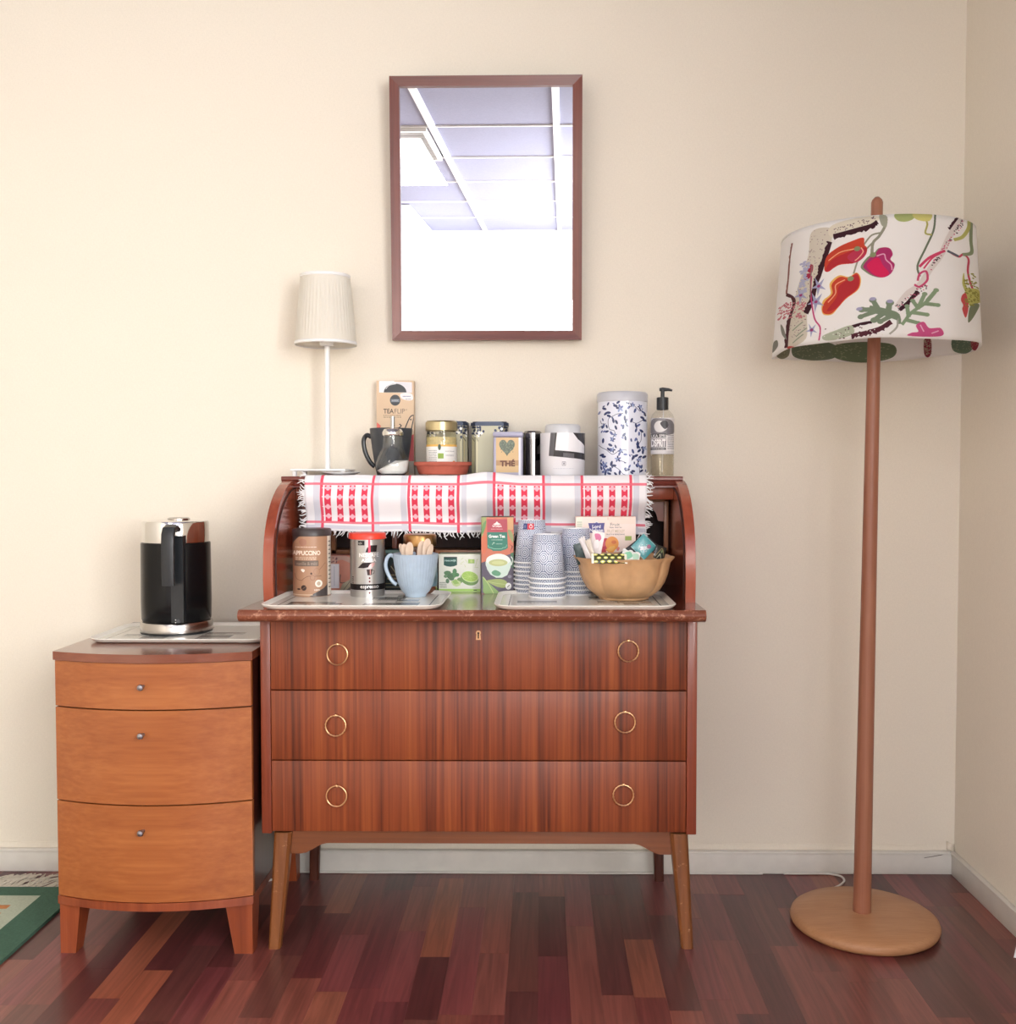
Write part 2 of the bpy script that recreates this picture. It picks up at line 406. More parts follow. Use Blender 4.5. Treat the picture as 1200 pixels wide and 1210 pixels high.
# ceiling: tiles and bars
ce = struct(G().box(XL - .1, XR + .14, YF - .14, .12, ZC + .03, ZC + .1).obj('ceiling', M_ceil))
TX0, TS, TY = .02, .58, .66
xs = [TX0 + TS * i for i in range(-4, 3)]; ys = [-.28 - TY * j for j in range(0, 9)]
lx = [XL] + [x for x in xs if XL < x < XR] + [XR]; ly = [0] + ys + [YF]; ly = [y for y in ly if y >= YF]
lamp_cell = None
for i in range(len(lx) - 1):
    for j in range(len(ly) - 1):
        if lx[i] < -.9 < lx[i + 1] and ly[j] > -2.9 > ly[j + 1]: lamp_cell = (lx[i], lx[i + 1], ly[j + 1], ly[j]); continue
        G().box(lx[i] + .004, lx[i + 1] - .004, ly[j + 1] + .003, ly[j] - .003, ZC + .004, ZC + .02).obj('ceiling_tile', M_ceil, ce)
for x in lx[1:-1]: G().box(x - .015, x + .015, YF, 0, ZC - .012, ZC + .004).obj('ceiling_bar', M_bar, ce)
for y in ly[1:-1]: G().box(XL, XR, y - .006, y + .006, ZC - .004, ZC + .006).obj('ceiling_bar', M_bar, ce)
if lamp_cell:
    x0, x1, y0, y1 = lamp_cell; x0 += .03; x1 -= .03; y0 += .01; y1 -= .01
    lt = thing('ceiling_light', 'white louvred ceiling light set between the tiles, seen in the mirror', 'ceiling light', ((x0 + x1) / 2, (y0 + y1) / 2, ZC - .012))
    g = G(); 
    for a in ((x0, x0 + .02, y0, y1), (x1 - .02, x1, y0, y1), (x0 + .0201, x1 - .0201, y0, y0 + .02), (x0 + .0201, x1 - .0201, y1 - .02, y1)): g.box(*a, ZC - .02, ZC + .003)
    g.obj('light_frame', M_bar, lt, world=True)
    for k in range(9):
        y = y0 + .06 + (y1 - y0 - .12) * k / 8; G().box(x0 + .02, x1 - .02, y - .002, y + .002, ZC - .018, ZC + .003).obj('louvre', M_bar, lt, world=True)

# baseboards
bb = G(); bb.box(XL, XR, -.013, 0, 0, .062, .003); bb.box(XL, XR, -.016, 0, .055, .061, .002)
bbo = struct(bb.obj('baseboard_back', M_base))
bb = G(); bb.box(XR - .013, XR, YF, -.013, 0, .062, .003); bb.box(XR - .016, XR, YF, -.016, .055, .061, .002)
struct(bb.obj('baseboard_right', M_base))
bb = G(); bb.box(XL, XL + .013, YF, -.013, 0, .062, .003); struct(bb.obj('baseboard_left', M_base))
# paper strip standing just above the back baseboard, wallpaper tear and crack in the corner
g = G(); g.box(XL, XR - .0, -.0012, 0, .062, .078); struct(g.obj('trim_1', M_wall))
g = G(); g.grid(lambda u, v: (XR - .022 + .02 * u, -.004 - .014 * math.sin(u * PI) * (0.4 + .6 * v), .066 + .022 * v - .006 * u), 6, 5)
g.obj('wallpaper_flap', M_wall, bbo, 'torn curl of wallpaper in the corner', solid=.0008)
g = G(); g.tube([(XR - .085, -.0135, .046), (XR - .06, -.0135, .05), (XR - .04, -.0135, .054), (XR - .015, -.0135, .061)], .0009, 5)
g.obj('crack', plain('crack_grey', (110, 100, 95), .8), bbo, 'fine grey crack in the white baseboard near the corner')

# ------------------------------------------------------------------ the floor: strips of parquet laminate running away from the camera
def plank_mat(name, object_colour):
    m, nt, b = nmat(name)
    tc = N(nt, 'ShaderNodeTexCoord'); mp = N(nt, 'ShaderNodeMapping'); mp.inputs['Scale'].default_value = (70, 3.2, 70)
    if object_colour:
        a = N(nt, 'ShaderNodeObjectInfo'); csock = a.outputs['Color']; rnd = a.outputs['Random']
    else:
        a = N(nt, 'ShaderNodeAttribute'); a.attribute_name = 'tone'; csock = a.outputs['Color']; rnd = a.outputs['Fac']
    ml = N(nt, 'ShaderNodeMath', operation='MULTIPLY'); ml.inputs[1].default_value = 37.0
    nt.links.new(rnd, ml.inputs[0]); nt.links.new(ml.outputs[0], mp.inputs['Location'])
    no = N(nt, 'ShaderNodeTexNoise'); no.inputs['Scale'].default_value = 1; no.inputs['Detail'].default_value = 5; no.inputs['Distortion'].default_value = 1.2
    nt.links.new(tc.outputs['Object'], mp.inputs[0]); nt.links.new(mp.outputs[0], no.inputs['Vector'])
    mr = N(nt, 'ShaderNodeMapRange'); mr.inputs['From Min'].default_value = .3; mr.inputs['From Max'].default_value = .7; mr.inputs['To Min'].default_value = .72; mr.inputs['To Max'].default_value = 1.28
    nt.links.new(no.outputs[0], mr.inputs[0])
    mx = N(nt, 'ShaderNodeVectorMath', operation='SCALE'); nt.links.new(csock, mx.inputs[0]); nt.links.new(mr.outputs[0], mx.inputs['Scale'])
    nt.links.new(mx.outputs[0], b.inputs['Base Color']); setp(b, rough=.3, coat=.15, coatr=.15); bumpn(nt, b, no.outputs[0], .05, .0004); return m
M_plank, M_plank_far = plank_mat('laminate_strip', True), plank_mat('laminate_strip_far', False)
fl = struct(G().box(XL - .1, XR + .14, YF - .14, .12, -.06, -.0062).obj('floor', plain('floor_dark_gap', (40, 24, 22), .7)))
TONES = [(108, 54, 52), (98, 48, 48), (116, 62, 56), (84, 42, 42), (128, 72, 62), (100, 58, 52), (112, 56, 56), (142, 80, 60), (90, 50, 48), (120, 62, 62), (104, 52, 54), (136, 80, 64), (126, 72, 64), (82, 40, 42), (112, 58, 54)]
SW = .0655
rr = random.Random(11); far = G(); fartone = []
ncol = int((XR - XL) / SW) + 1; x_start = XR - ncol * SW
meshes = {}
for c in range(ncol):
    x0 = x_start + c * SW; y = 0 + rr.uniform(0, .3)
    while y > YF:
        L = rr.choice([.26, .32, .38, .44, .5]); y1 = max(y - L, YF); y0c = min(y, 0); t = rr.choice(TONES)
        if y0c - y1 > .02:
            if y1 > -1.75 and x0 > -1.60:
                k = round(y0c - y1, 3)
                if k not in meshes:
                    q = G(); q.box(.0001, SW - .0001, -k + .0001, -.0001, -.006, 0)
                    o = q.obj('plank', M_plank, fl); meshes[k] = o.data
                else:
                    o = bpy.data.objects.new('plank', meshes[k]); C.objects.link(o); o.parent = fl
                o.location = (x0, y0c, 0); o.color = lin(t)
            else:
                n0 = len(far.f); far.box(x0 + .0001, x0 + SW - .0001, y1 + .0001, y0c - .0001, -.006, 0); fartone += [lin(t)] * (len(far.f) - n0)
        y = y1
fo = far.obj('planks_far', M_plank_far, fl, fixn=False); fo['kind'] = 'stuff'; fo.name = 'plank_field'
at_ = fo.data.color_attributes.new('tone', 'FLOAT_COLOR', 'CORNER'); k = 0
for p in fo.data.polygons:
    for _ in p.vertices: at_.data[k].color = fartone[p.index]; k += 1

# ================================================================== ROLL-TOP DESK
W_vert = wood('mahogany_veneer', (94, 40, 20), (146, 68, 33), (174, 92, 46), 'Z', 120, 40, .022, .46, .05)
W_stile = wood('mahogany_stile', (134, 60, 36), (154, 72, 44), (172, 86, 54), 'Z', 120, 20, .03, .35, .3)
W_leaf = wood('worn_mahogany_leaf', (122, 64, 42), (142, 80, 56), (160, 96, 72), 'X', 60, 12, .06, .34, .2, .7, (200, 150, 124))
W_leaftop = wood('mahogany_leaf_top', (104, 50, 38), (122, 60, 46), (140, 74, 58), 'X', 60, 12, .06, .16, .6)
W_arch = wood('polished_mahogany', (146, 66, 42), (168, 80, 52), (186, 94, 64), 'Z', 40, 8, .1, .2, .4)
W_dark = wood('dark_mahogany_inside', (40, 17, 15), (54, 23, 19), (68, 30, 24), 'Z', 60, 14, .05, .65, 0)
W_leg = wood('teak_leg', (116, 66, 30), (142, 84, 42), (166, 104, 58), 'Z', 90, 16, .04, .38, .3, .12, (206, 160, 116))
W_rim = wood('light_teak_edge', (150, 96, 62), (172, 114, 78), (190, 134, 96), 'Z', 90, 16, .1, .4, .2)
W_apron = wood('teak_apron', (112, 60, 30), (134, 76, 40), (152, 90, 50), 'X', 90, 16, .04, .4, .3)
M_brass = metal('aged_brass', (206, 164, 122), .3)
M_black = plain('black_void', (14, 10, 10), .8)

BX0, BX1, BF = -.630, .345, -.45        # body sides and front plane
BZ0, BZ1, ZS = .262, .745, .780         # body bottom / top, writing surface
HT = 1.064                               # top of the hutch
desk = thing('roll_top_desk', 'reddish-brown wooden roll-top desk with three wide drawers on slanted legs', 'desk', ((BX0 + BX1) / 2, -.23, 0))
def dpart(g, name, m, label=None, parent=None, **k): return g.obj(name, m, parent or desk, label, world=True, **k)
T = .0225
for x0, x1 in ((BX0, BX0 + T), (BX1 - T, BX1)):
    dpart(G().box(x0, x1, BF, -.03, BZ0, BZ1, .002), 'side_panel', W_stile)
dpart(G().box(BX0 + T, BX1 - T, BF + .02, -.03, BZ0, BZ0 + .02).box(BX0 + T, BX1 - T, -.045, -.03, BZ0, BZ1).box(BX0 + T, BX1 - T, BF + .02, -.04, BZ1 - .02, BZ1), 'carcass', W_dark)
# drawers
zc1 = at(565, 816, BF)[1]; zc2 = at(565, 899, BF)[1]; zd = .004
bounds = [(zc1, BZ1 - .002), (zc2, zc1), (BZ0 + .004, zc2)]
ringpx = [((399, 773), (742, 769)), ((397, 857), (738, 853)), ((398, 940), (736, 939))]
for k, (za, zb) in enumerate(bounds):
    g = G(); g.box(BX0 + T + .0012, BX1 - T - .0012, BF + .0005, BF + .02, za + .0013, zb - .0013, .0012)
    d = dpart(g, 'drawer', W_vert)
    g = G(); g.box(BX0 + T + .01, BX1 - T - .01, BF + .02, -.08, za + .01, zb - .03)
    for px, py in ringpx[k]:
        cx, cz = at(px, py, BF); cx -= desk.location.x; y0 = BF - desk.location.y; r = .0226
        pts = [(cx + r * math.sin(2 * PI * i / 40), y0 - .0035 - .002 * (1 - math.cos(2 * PI * i / 40)), cz + r * math.cos(2 * PI * i / 40)) for i in range(40)]
        rs = [.00175 + ((.0005 if i % 2 else -.0005) if (k == 1 or px > 600) else 0) for i in range(40)]
        g = G(); g.tube(pts, rs, 8, closed=True)
        h = g.obj('ring_handle', M_brass, d)
        g = G(); s_ = 8
        g.lathe([(0, 0), (.0042, 0), (.0042, .003), (.003, .0062), (0, .007)], 14); g.xf(Matrix.Translation((cx, y0, cz + r)) @ Matrix.Rotation(R(90), 4, 'X')); g.obj('handle_pin', M_brass, d)
    if k == 0:
        cx, cz = at(565, 751, BF); cx -= desk.location.x; y0 = BF - desk.location.y
        prof = [(cx + .0055 * math.cos(t), cz + .006 + .0055 * math.sin(t)) for t in [R(a) for a in range(-40, 221, 20)]] + [(cx - .0055, cz - .0095), (cx + .0055, cz - .0095)]
        G().prism(prof, 'Y', y0 - .0012, y0 + .002).obj('escutcheon', M_brass, d)
        hole = [(cx + .0024 * math.cos(t), cz + .0055 + .0024 * math.sin(t)) for t in [R(a) for a in range(-50, 231, 20)]] + [(cx - .0014, cz - .0065), (cx + .0014, cz - .0065)]
        G().prism(hole, 'Y', y0 - .0016, y0).obj('keyhole', M_black, d)
# writing leaf: bullnose front, slanted ends
xl, _ = at(281, 725, -.55); xr, _ = at(834, 725, -.55)
LF = -.555
def leaf():
    g = G(); prof = [(LF + .016, .0), (LF + .006, .0035), (LF, .0095), (LF - .0015, .0150), (LF + .001, .0215), (LF + .008, .0265), (-.03, .0265), (-.03, 0)]
    base = ZS - .0265
    def xs_(y): t = (y - LF) / (-.03 - LF); return (xl + .0 + .012 * t, xr - .006 * t)
    v = []; n = len(prof)
    for (y, z) in prof: v.append((xs_(y)[0], y, base + z))
    for (y, z) in prof: v.append((xs_(y)[1], y, base + z))
    f = [tuple(range(n - 1, -1, -1)), tuple(range(n, 2 * n))]; mi = [0, 0]
    for i in range(n): f.append((i, (i + 1) % n, n + (i + 1) % n, n + i)); mi.append(1 if i in (5,) else 0)
    g.add(v, f, None, True, mi); return g
dpart(leaf(), 'writing_leaf', [W_leaf, W_leaftop], 'scuffed reddish-brown writing leaf with a rounded front edge')
# curved side panels
def archpoly():
    p = [(-.03, ZS), (-.416, ZS), (-.421, ZS + .05), (-.419, ZS + .088)]
    cy, cz, ry, rz_ = -.192, .868, .227, .188
    for a in range(0, 91, 6):
        p.append((cy - ry * math.cos(R(a)), cz + rz_ * math.sin(R(a))))
    p.append((-.03, cz + rz_)); return p
for x0, x1 in ((BX0, BX0 + T), (BX1 - T, BX1)):
    dpart(G().prism(archpoly(), 'X', x0, x1, sm=True), 'arched_side', W_arch, ang=40)
# inner faces carry the roll slats' groove
for x, s in ((BX0 + T, 1), (BX1 - T, -1)):
    p = [(-.398, ZS + .004), (-.401, ZS + .088)] + [(-.192 - .209 * math.cos(R(a)), .868 + .168 * math.sin(R(a))) for a in range(0, 91, 10)]
    g = G(); g.tube([(x + s * .001, y, z) for y, z in p], .0022, 6); dpart(g, 'roll_groove', W_dark)
# top board with a cove moulding
XT0, XT1 = BX0 - .009, BX1 - .002
prof = [(-.004, HT), (-.216, HT), (-.2185, HT - .003), (-.2185, HT - .008), (-.213, HT - .012), (-.2115, HT - .018), (-.2165, HT - .023), (-.2165, HT - .027), (-.004, HT - .027)]
dpart(G().prism(prof, 'X', XT0, XT1, sm=True), 'top_board', wood('mahogany_top', (104, 42, 32), (120, 52, 40), (136, 64, 50), 'X', 60, 12, .06, .3, .3), ang=30)
dpart(G().box(BX0 + T, BX1 - T, -.202, -.185, HT - .057, HT - .027, .002), 'top_rail', W_stile)
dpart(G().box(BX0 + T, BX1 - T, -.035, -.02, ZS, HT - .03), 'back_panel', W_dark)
# pigeonholes
PF = -.135
ix0, ix1 = BX0 + T, BX1 - T
zsh = at(545, 650, PF)[1]
dpart(G().box(ix0 + .01, ix1 - .01, PF, -.035, zsh - .012, zsh, .001), 'cubby_shelf', W_rim)
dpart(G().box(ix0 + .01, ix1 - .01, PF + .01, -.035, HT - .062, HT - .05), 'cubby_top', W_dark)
for px in (466, 577, 668):
    x = at(px, 640, PF)[0]; dpart(G().box(x - .006, x + .006, PF - .002, -.035, ZS, HT - .058, .001), 'cubby_divider', W_stile)
def archdoor(x0, x1, z0, z1):
    d = dpart(G().box(x0, x0 + .011, PF - .008, PF + .01, z0, z1, .001).box(x1 - .011, x1, PF - .008, PF + .01, z0, z1, .001).box(x0, x1, PF - .008, PF + .01, z1 - .011, z1, .001).box(x0, x1, PF - .008, PF + .01, z0, z0 + .011, .001), 'cubby_frame', W_rim)
    # panel with an arched opening
    a0, a1, b0, b1 = x0 + .011, x1 - .011, z0 + .011, z1 - .011; m = (a0 + a1) / 2; w_ = (a1 - a0) / 2
    q = [(a0, b1), (a0, b1 - .05), (a0 + w_ * .3, b1 - .048)] + [(m + w_ * .62 * math.cos(R(a)), b1 - .044 + .030 * math.sin(R(a))) for a in range(180, -1, -15)] + [(a1 - w_ * .3, b1 - .048), (a1, b1 - .05), (a1, b1)]
    g = G(); g.prism(q, 'Y', PF, PF + .006); dx, dy, _ = desk.location
    g.xf(Matrix.Translation((-dx, -dy, 0))); g.obj('arched_panel', W_stile, d)
xa = at(789, 620, PF)[0]; archdoor(xa - .105, xa, zsh - .01, at(760, 588, PF)[1])
xb = at(348, 620, PF)[0]; archdoor(xb, xb + .105, zsh - .01, at(760, 588, PF)[1])
# legs and apron
def leg(top, bot, rt, rb, z1, mat=W_leg):
    g = G(); n = 12
    pts = []; 
    for k in range(9):
        t = k / 8; c = Vector(top).lerp(Vector(bot), t); r = rt + (rb - rt) * t
        pts.append((c, r))
    v = []
    for c, r in pts:
        for i in range(n):
            a = 2 * PI * i / n; e = .72
            cx = abs(math.cos(a)) ** e * math.copysign(1, math.cos(a)); sy = abs(math.sin(a)) ** e * math.copysign(1, math.sin(a))
            v.append((c.x + r * cx, c.y + r * sy, c.z))
    f = [tuple(range(n)), tuple(8 * n + k for k in range(n - 1, -1, -1))]
    for k in range(8):
        for i in range(n): j = (i + 1) % n; f.append((k * n + i, (k + 1) * n + i, (k + 1) * n + j, k * n + j))
    return g.add(v, f, None, True)
for (tx, bx) in ((336, 324), (801, 812)):
    X0 = at(tx, 986, BF + .025)[0]; x1, y1 = onz(bx, 1121, 0)
    dpart(leg((X0, BF + .025, BZ0), (x1, y1 + .01, 0), .0215, .0145, BZ0), 'leg', W_leg)
for (tx, bx) in ((374, 372), (776, 778)):
    X0 = at(tx, 1000, -.07)[0]; x1 = at(bx, 1035, -.05)[0]
    dpart(leg((X0, -.07, BZ0), (x1, -.055, 0), .0165, .013, BZ0), 'leg', wood('dark_rear_leg', (74, 36, 26), (90, 46, 32), (106, 56, 40), 'Z', 90, 16, .04, .4, .2))
AX0 = at(345, 990, BF + .02)[0]; AX1 = at(791, 990, BF + .02)[0]
zA = BZ0; zM = at(600, 996.5, BF + .02)[1]; zE = at(600, 1009, BF + .02)[1]
q = [(AX0 - .01, zA), (AX0 - .01, zE), (AX0 + .02, zE)] + [(AX0 + .02 + .06 * t, zE + (zM - zE) * (3 * t * t - 2 * t ** 3)) for t in (.2, .4, .6, .8, 1)]
q += [(AX1 - .02 - .06 * t, zE + (zM - zE) * (3 * t * t - 2 * t ** 3)) for t in (1, .8, .6, .4, .2)] + [(AX1 - .02, zE), (AX1 + .01, zE), (AX1 + .01, zA)]
dpart(G().prism(q, 'Y', BF + .018, BF + .036), 'apron', W_apron)
for xx in (BX0 + .04, BX1 - .06): dpart(G().box(xx, xx + .02, BF + .04, -.08, BZ0 - .028, BZ0), 'side_rail', W_apron)

# ================================================================== BOW-FRONTED DRAWER CABINET
W_ch = wood('cherry_veneer', (168, 92, 44), (182, 104, 52), (196, 118, 62), 'X', 150, 22, .015, .38, .15, .0, grain=.04)
W_chtop = wood('cherry_top', (126, 66, 46), (142, 78, 54), (156, 90, 64), 'X', 60, 12, .05, .17, .5)
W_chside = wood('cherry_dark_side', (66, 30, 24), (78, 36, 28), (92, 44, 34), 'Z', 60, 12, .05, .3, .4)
W_chleg = wood('cherry_leg', (138, 62, 34), (158, 76, 42), (176, 90, 52), 'Z', 60, 12, .05, .34, .3)
M_edge = plain('pale_worn_edge', (226, 190, 160), .6)
CX0, CX1, CF, CB, CZT = -1.078, -.642, -.475, -.035, .679
def bow(x, d=.042): t = (x - (CX0 + CX1) / 2) / ((CX1 - CX0) / 2); return -d * (1 - t * t)
cab = thing('drawer_cabinet', 'low orange-brown drawer cabinet with a bowed front left of the desk', 'cabinet', ((CX0 + CX1) / 2, -.25, 0))
def cpart(g, name, m, label=None, parent=None, **k): return g.obj(name, m, parent or cab, label, world=True, **k)
def bowslab(x0, x1, yf, yb, z0, z1, n=20):
    g = G(); p = [(x0 + (x1 - x0) * i / n, yf + bow(x0 + (x1 - x0) * i / n)) for i in range(n + 1)] + [(x1, yb), (x0, yb)]
    return g.prism(p, 'Z', z0, z1)
cz = lambda py: at(180, py, CF - .04)[1]
zt0 = cz(783)
cpart(bowslab(CX0 - .001, CX1 + .003, CF - .008, CB, zt0, CZT), 'cabinet_top', W_chtop, 'reddish-brown polished top', ang=25)
zp0, zp1 = cz(1076), cz(1066.5)
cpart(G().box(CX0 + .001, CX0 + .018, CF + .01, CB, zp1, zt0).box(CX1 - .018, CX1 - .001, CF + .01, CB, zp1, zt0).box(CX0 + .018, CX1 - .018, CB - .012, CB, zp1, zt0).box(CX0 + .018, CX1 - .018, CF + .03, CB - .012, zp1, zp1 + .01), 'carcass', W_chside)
zz = [zt0, cz(839), cz(951.5), zp1]
for k, py in enumerate((811, 868, 982)):
    a, b_ = zz[k + 1] + .0015, zz[k] - .0018
    d = cpart(bowslab(CX0 + .001, CX1 - .001, CF - .002, CF + .014, a, b_), 'drawer', W_ch, ang=25)
    px = 169
    x, z = at(px, py, CF - .045); yk = CF + bow(x) - .002
    g = G(); g.lathe([(.0, 0), (.0035, 0), (.0032, .008), (.006, .012), (.0072, .016), (.006, .020), (0, .0215)], 18)
    g.xf(Matrix.Translation((x - cab.location.x, yk - cab.location.y, z)) @ Matrix.Rotation(R(90), 4, 'X')); g.obj('knob', metal('pewter', (150, 150, 158), .3), d, 'small grey metal knob')
cpart(bowslab(CX0, CX1, CF - .004, CB, zp0, zp1), 'plinth', W_chleg, ang=25)
def cleg(xo, xi_top, xi_bot, yf, yb, s):
    z1 = zp0
    v = [(xo, yf, z1), (xi_top, yf - .004, z1), (xi_top, yb, z1), (xo, yb, z1), (xo, yf, 0), (xi_bot, yf, 0), (xi_bot, yb - (yb - yf) * .35, 0), (xo, yb - (yb - yf) * .35, 0)]
    f = [(0, 1, 2, 3), (7, 6, 5, 4), (0, 4, 5, 1), (1, 5, 6, 2), (2, 6, 7, 3), (3, 7, 4, 0)]
    return G().add(v, f)
cpart(cleg(CX0 + .003, CX0 + .050, CX0 + .037, CF - .002, CF + .055, 1), 'leg', W_chleg)
cpart(cleg(CX1 - .003, CX1 - .062, CX1 - .044, CF - .002, CF + .055, -1), 'leg', W_chleg)
cpart(cleg(CX0 + .003, CX0 + .050, CX0 + .037, CB, CB - .055, 1), 'leg', W_chleg)
cpart(cleg(CX1 - .003, CX1 - .062, CX1 - .044, CB, CB - .055, -1), 'leg', W_chleg)

# ================================================================== MIRROR
M_frame = wood('mirror_frame_teak', (112, 58, 46), (132, 70, 56), (150, 84, 68), 'Z', 120, 20, .05, .35, .2)
M_frameh = wood('mirror_frame_teak_across', (104, 50, 42), (120, 62, 50), (138, 74, 60), 'X', 120, 20, .05, .35, .2)
M_mir, nt, b = nmat('mirror_glass'); b.inputs['Base Color'].default_value = (.97, .98, 1, 1); setp(b, metal=1, rough=.0)
xA, zA_ = at(463, 91, -.064); xB, _ = at(691, 92, -.064); xC, zC_ = at(461, 402, -.03); xD, _ = at(684, 405, -.03)
mw, mh = ((xB - xA) + (xD - xC)) / 2, zA_ - zC_ + .003; mx_ = ((xA + xB) / 2 + (xC + xD) / 2) / 2
TILT, YAW = R(2.6), R(-.6)
mir = thing('wall_mirror', 'rectangular wall mirror in a narrow reddish-brown wooden frame above the desk', 'mirror', (mx_, -.018, zC_), rot=(TILT, 0, YAW))
fw = .0245; FD = .022
def rail(a, b_, c, d):   # mitred rail: outer a-b, inner c-d (x, z)
    g = G(); v = [(a[0], -FD, a[1]), (b_[0], -FD, b_[1]), (d[0], -FD + .004, d[1]), (c[0], -FD + .004, c[1]), (a[0], 0, a[1]), (b_[0], 0, b_[1]), (d[0], 0, d[1]), (c[0], 0, c[1])]
    return g.add(v, [(0, 1, 2, 3), (4, 7, 6, 5), (0, 4, 5, 1), (1, 5, 6, 2), (2, 6, 7, 3), (3, 7, 4, 0)])
h_ = mw / 2; O = [(-h_, 0), (h_, 0), (h_, mh), (-h_, mh)]; I = [(-h_ + fw, fw), (h_ - fw, fw), (h_ - fw, mh - fw), (-h_ + fw, mh - fw)]
for k in range(4):
    j = (k + 1) % 4; rail(O[k], O[j], I[k], I[j]).obj('frame_rail', M_frameh if k % 2 == 0 else M_frame, mir)
G().box(-h_ + fw - .004, h_ - fw + .004, -.010, -.006, fw - .004, mh - fw + .004).obj('mirror_glass', M_mir, mir)
G().box(-h_ + .006, h_ - .006, -.0055, .0, .006, mh - .006).obj('backing_board', plain('hardboard', (120, 90, 60), .8), mir)

# ================================================================== FLOOR LAMP
W_pole = wood('beech_pole', (164, 102, 76), (178, 116, 88), (192, 130, 100), 'Z', 120, 20, .04, .45, .15)
W_base = wood('beech_base', (196, 140, 98), (206, 150, 106), (214, 160, 116), 'X', 240, 40, .12, .5, .1)
BLX, BLY = onz(1020.5, 1127, .012); BLY += .171; BLX = at(1020.5, 1090, BLY)[0]
lamp = thing('floor_lamp', 'tall wooden floor lamp with a round base and a large flowery fabric shade', 'lamp', (BLX, BLY, 0))
g = G(); rb = .171
g.lathe([(0, 0), (rb - .012, 0), (rb - .003, .006), (rb, .014), (rb - .003, .022), (rb - .012, .028), (rb * .6, .032), (.03, .034), (0, .034)], 72)
g.obj('base', W_base, lamp, ang=50)
PX0, _ = at(1018, 1072, BLY - .0); PX1, PZ1 = at(1036, 233, BLY + .0)
dx0, dx1 = PX0 - BLX, PX1 - BLX
n = 14; pts = [(dx0 + (dx1 - dx0) * k / n, 0, .033 + (PZ1 - .045) * k / n) for k in range(n + 1)]; rs = [.0208 + (.0132 - .0208) * k / n for k in range(n + 1)]
pts += [(dx1, 0, PZ1 - .006), (dx1, 0, PZ1)]; rs += [.011, .005]
G().tube(pts, rs, 20).obj('pole', W_pole, lamp, ang=50)

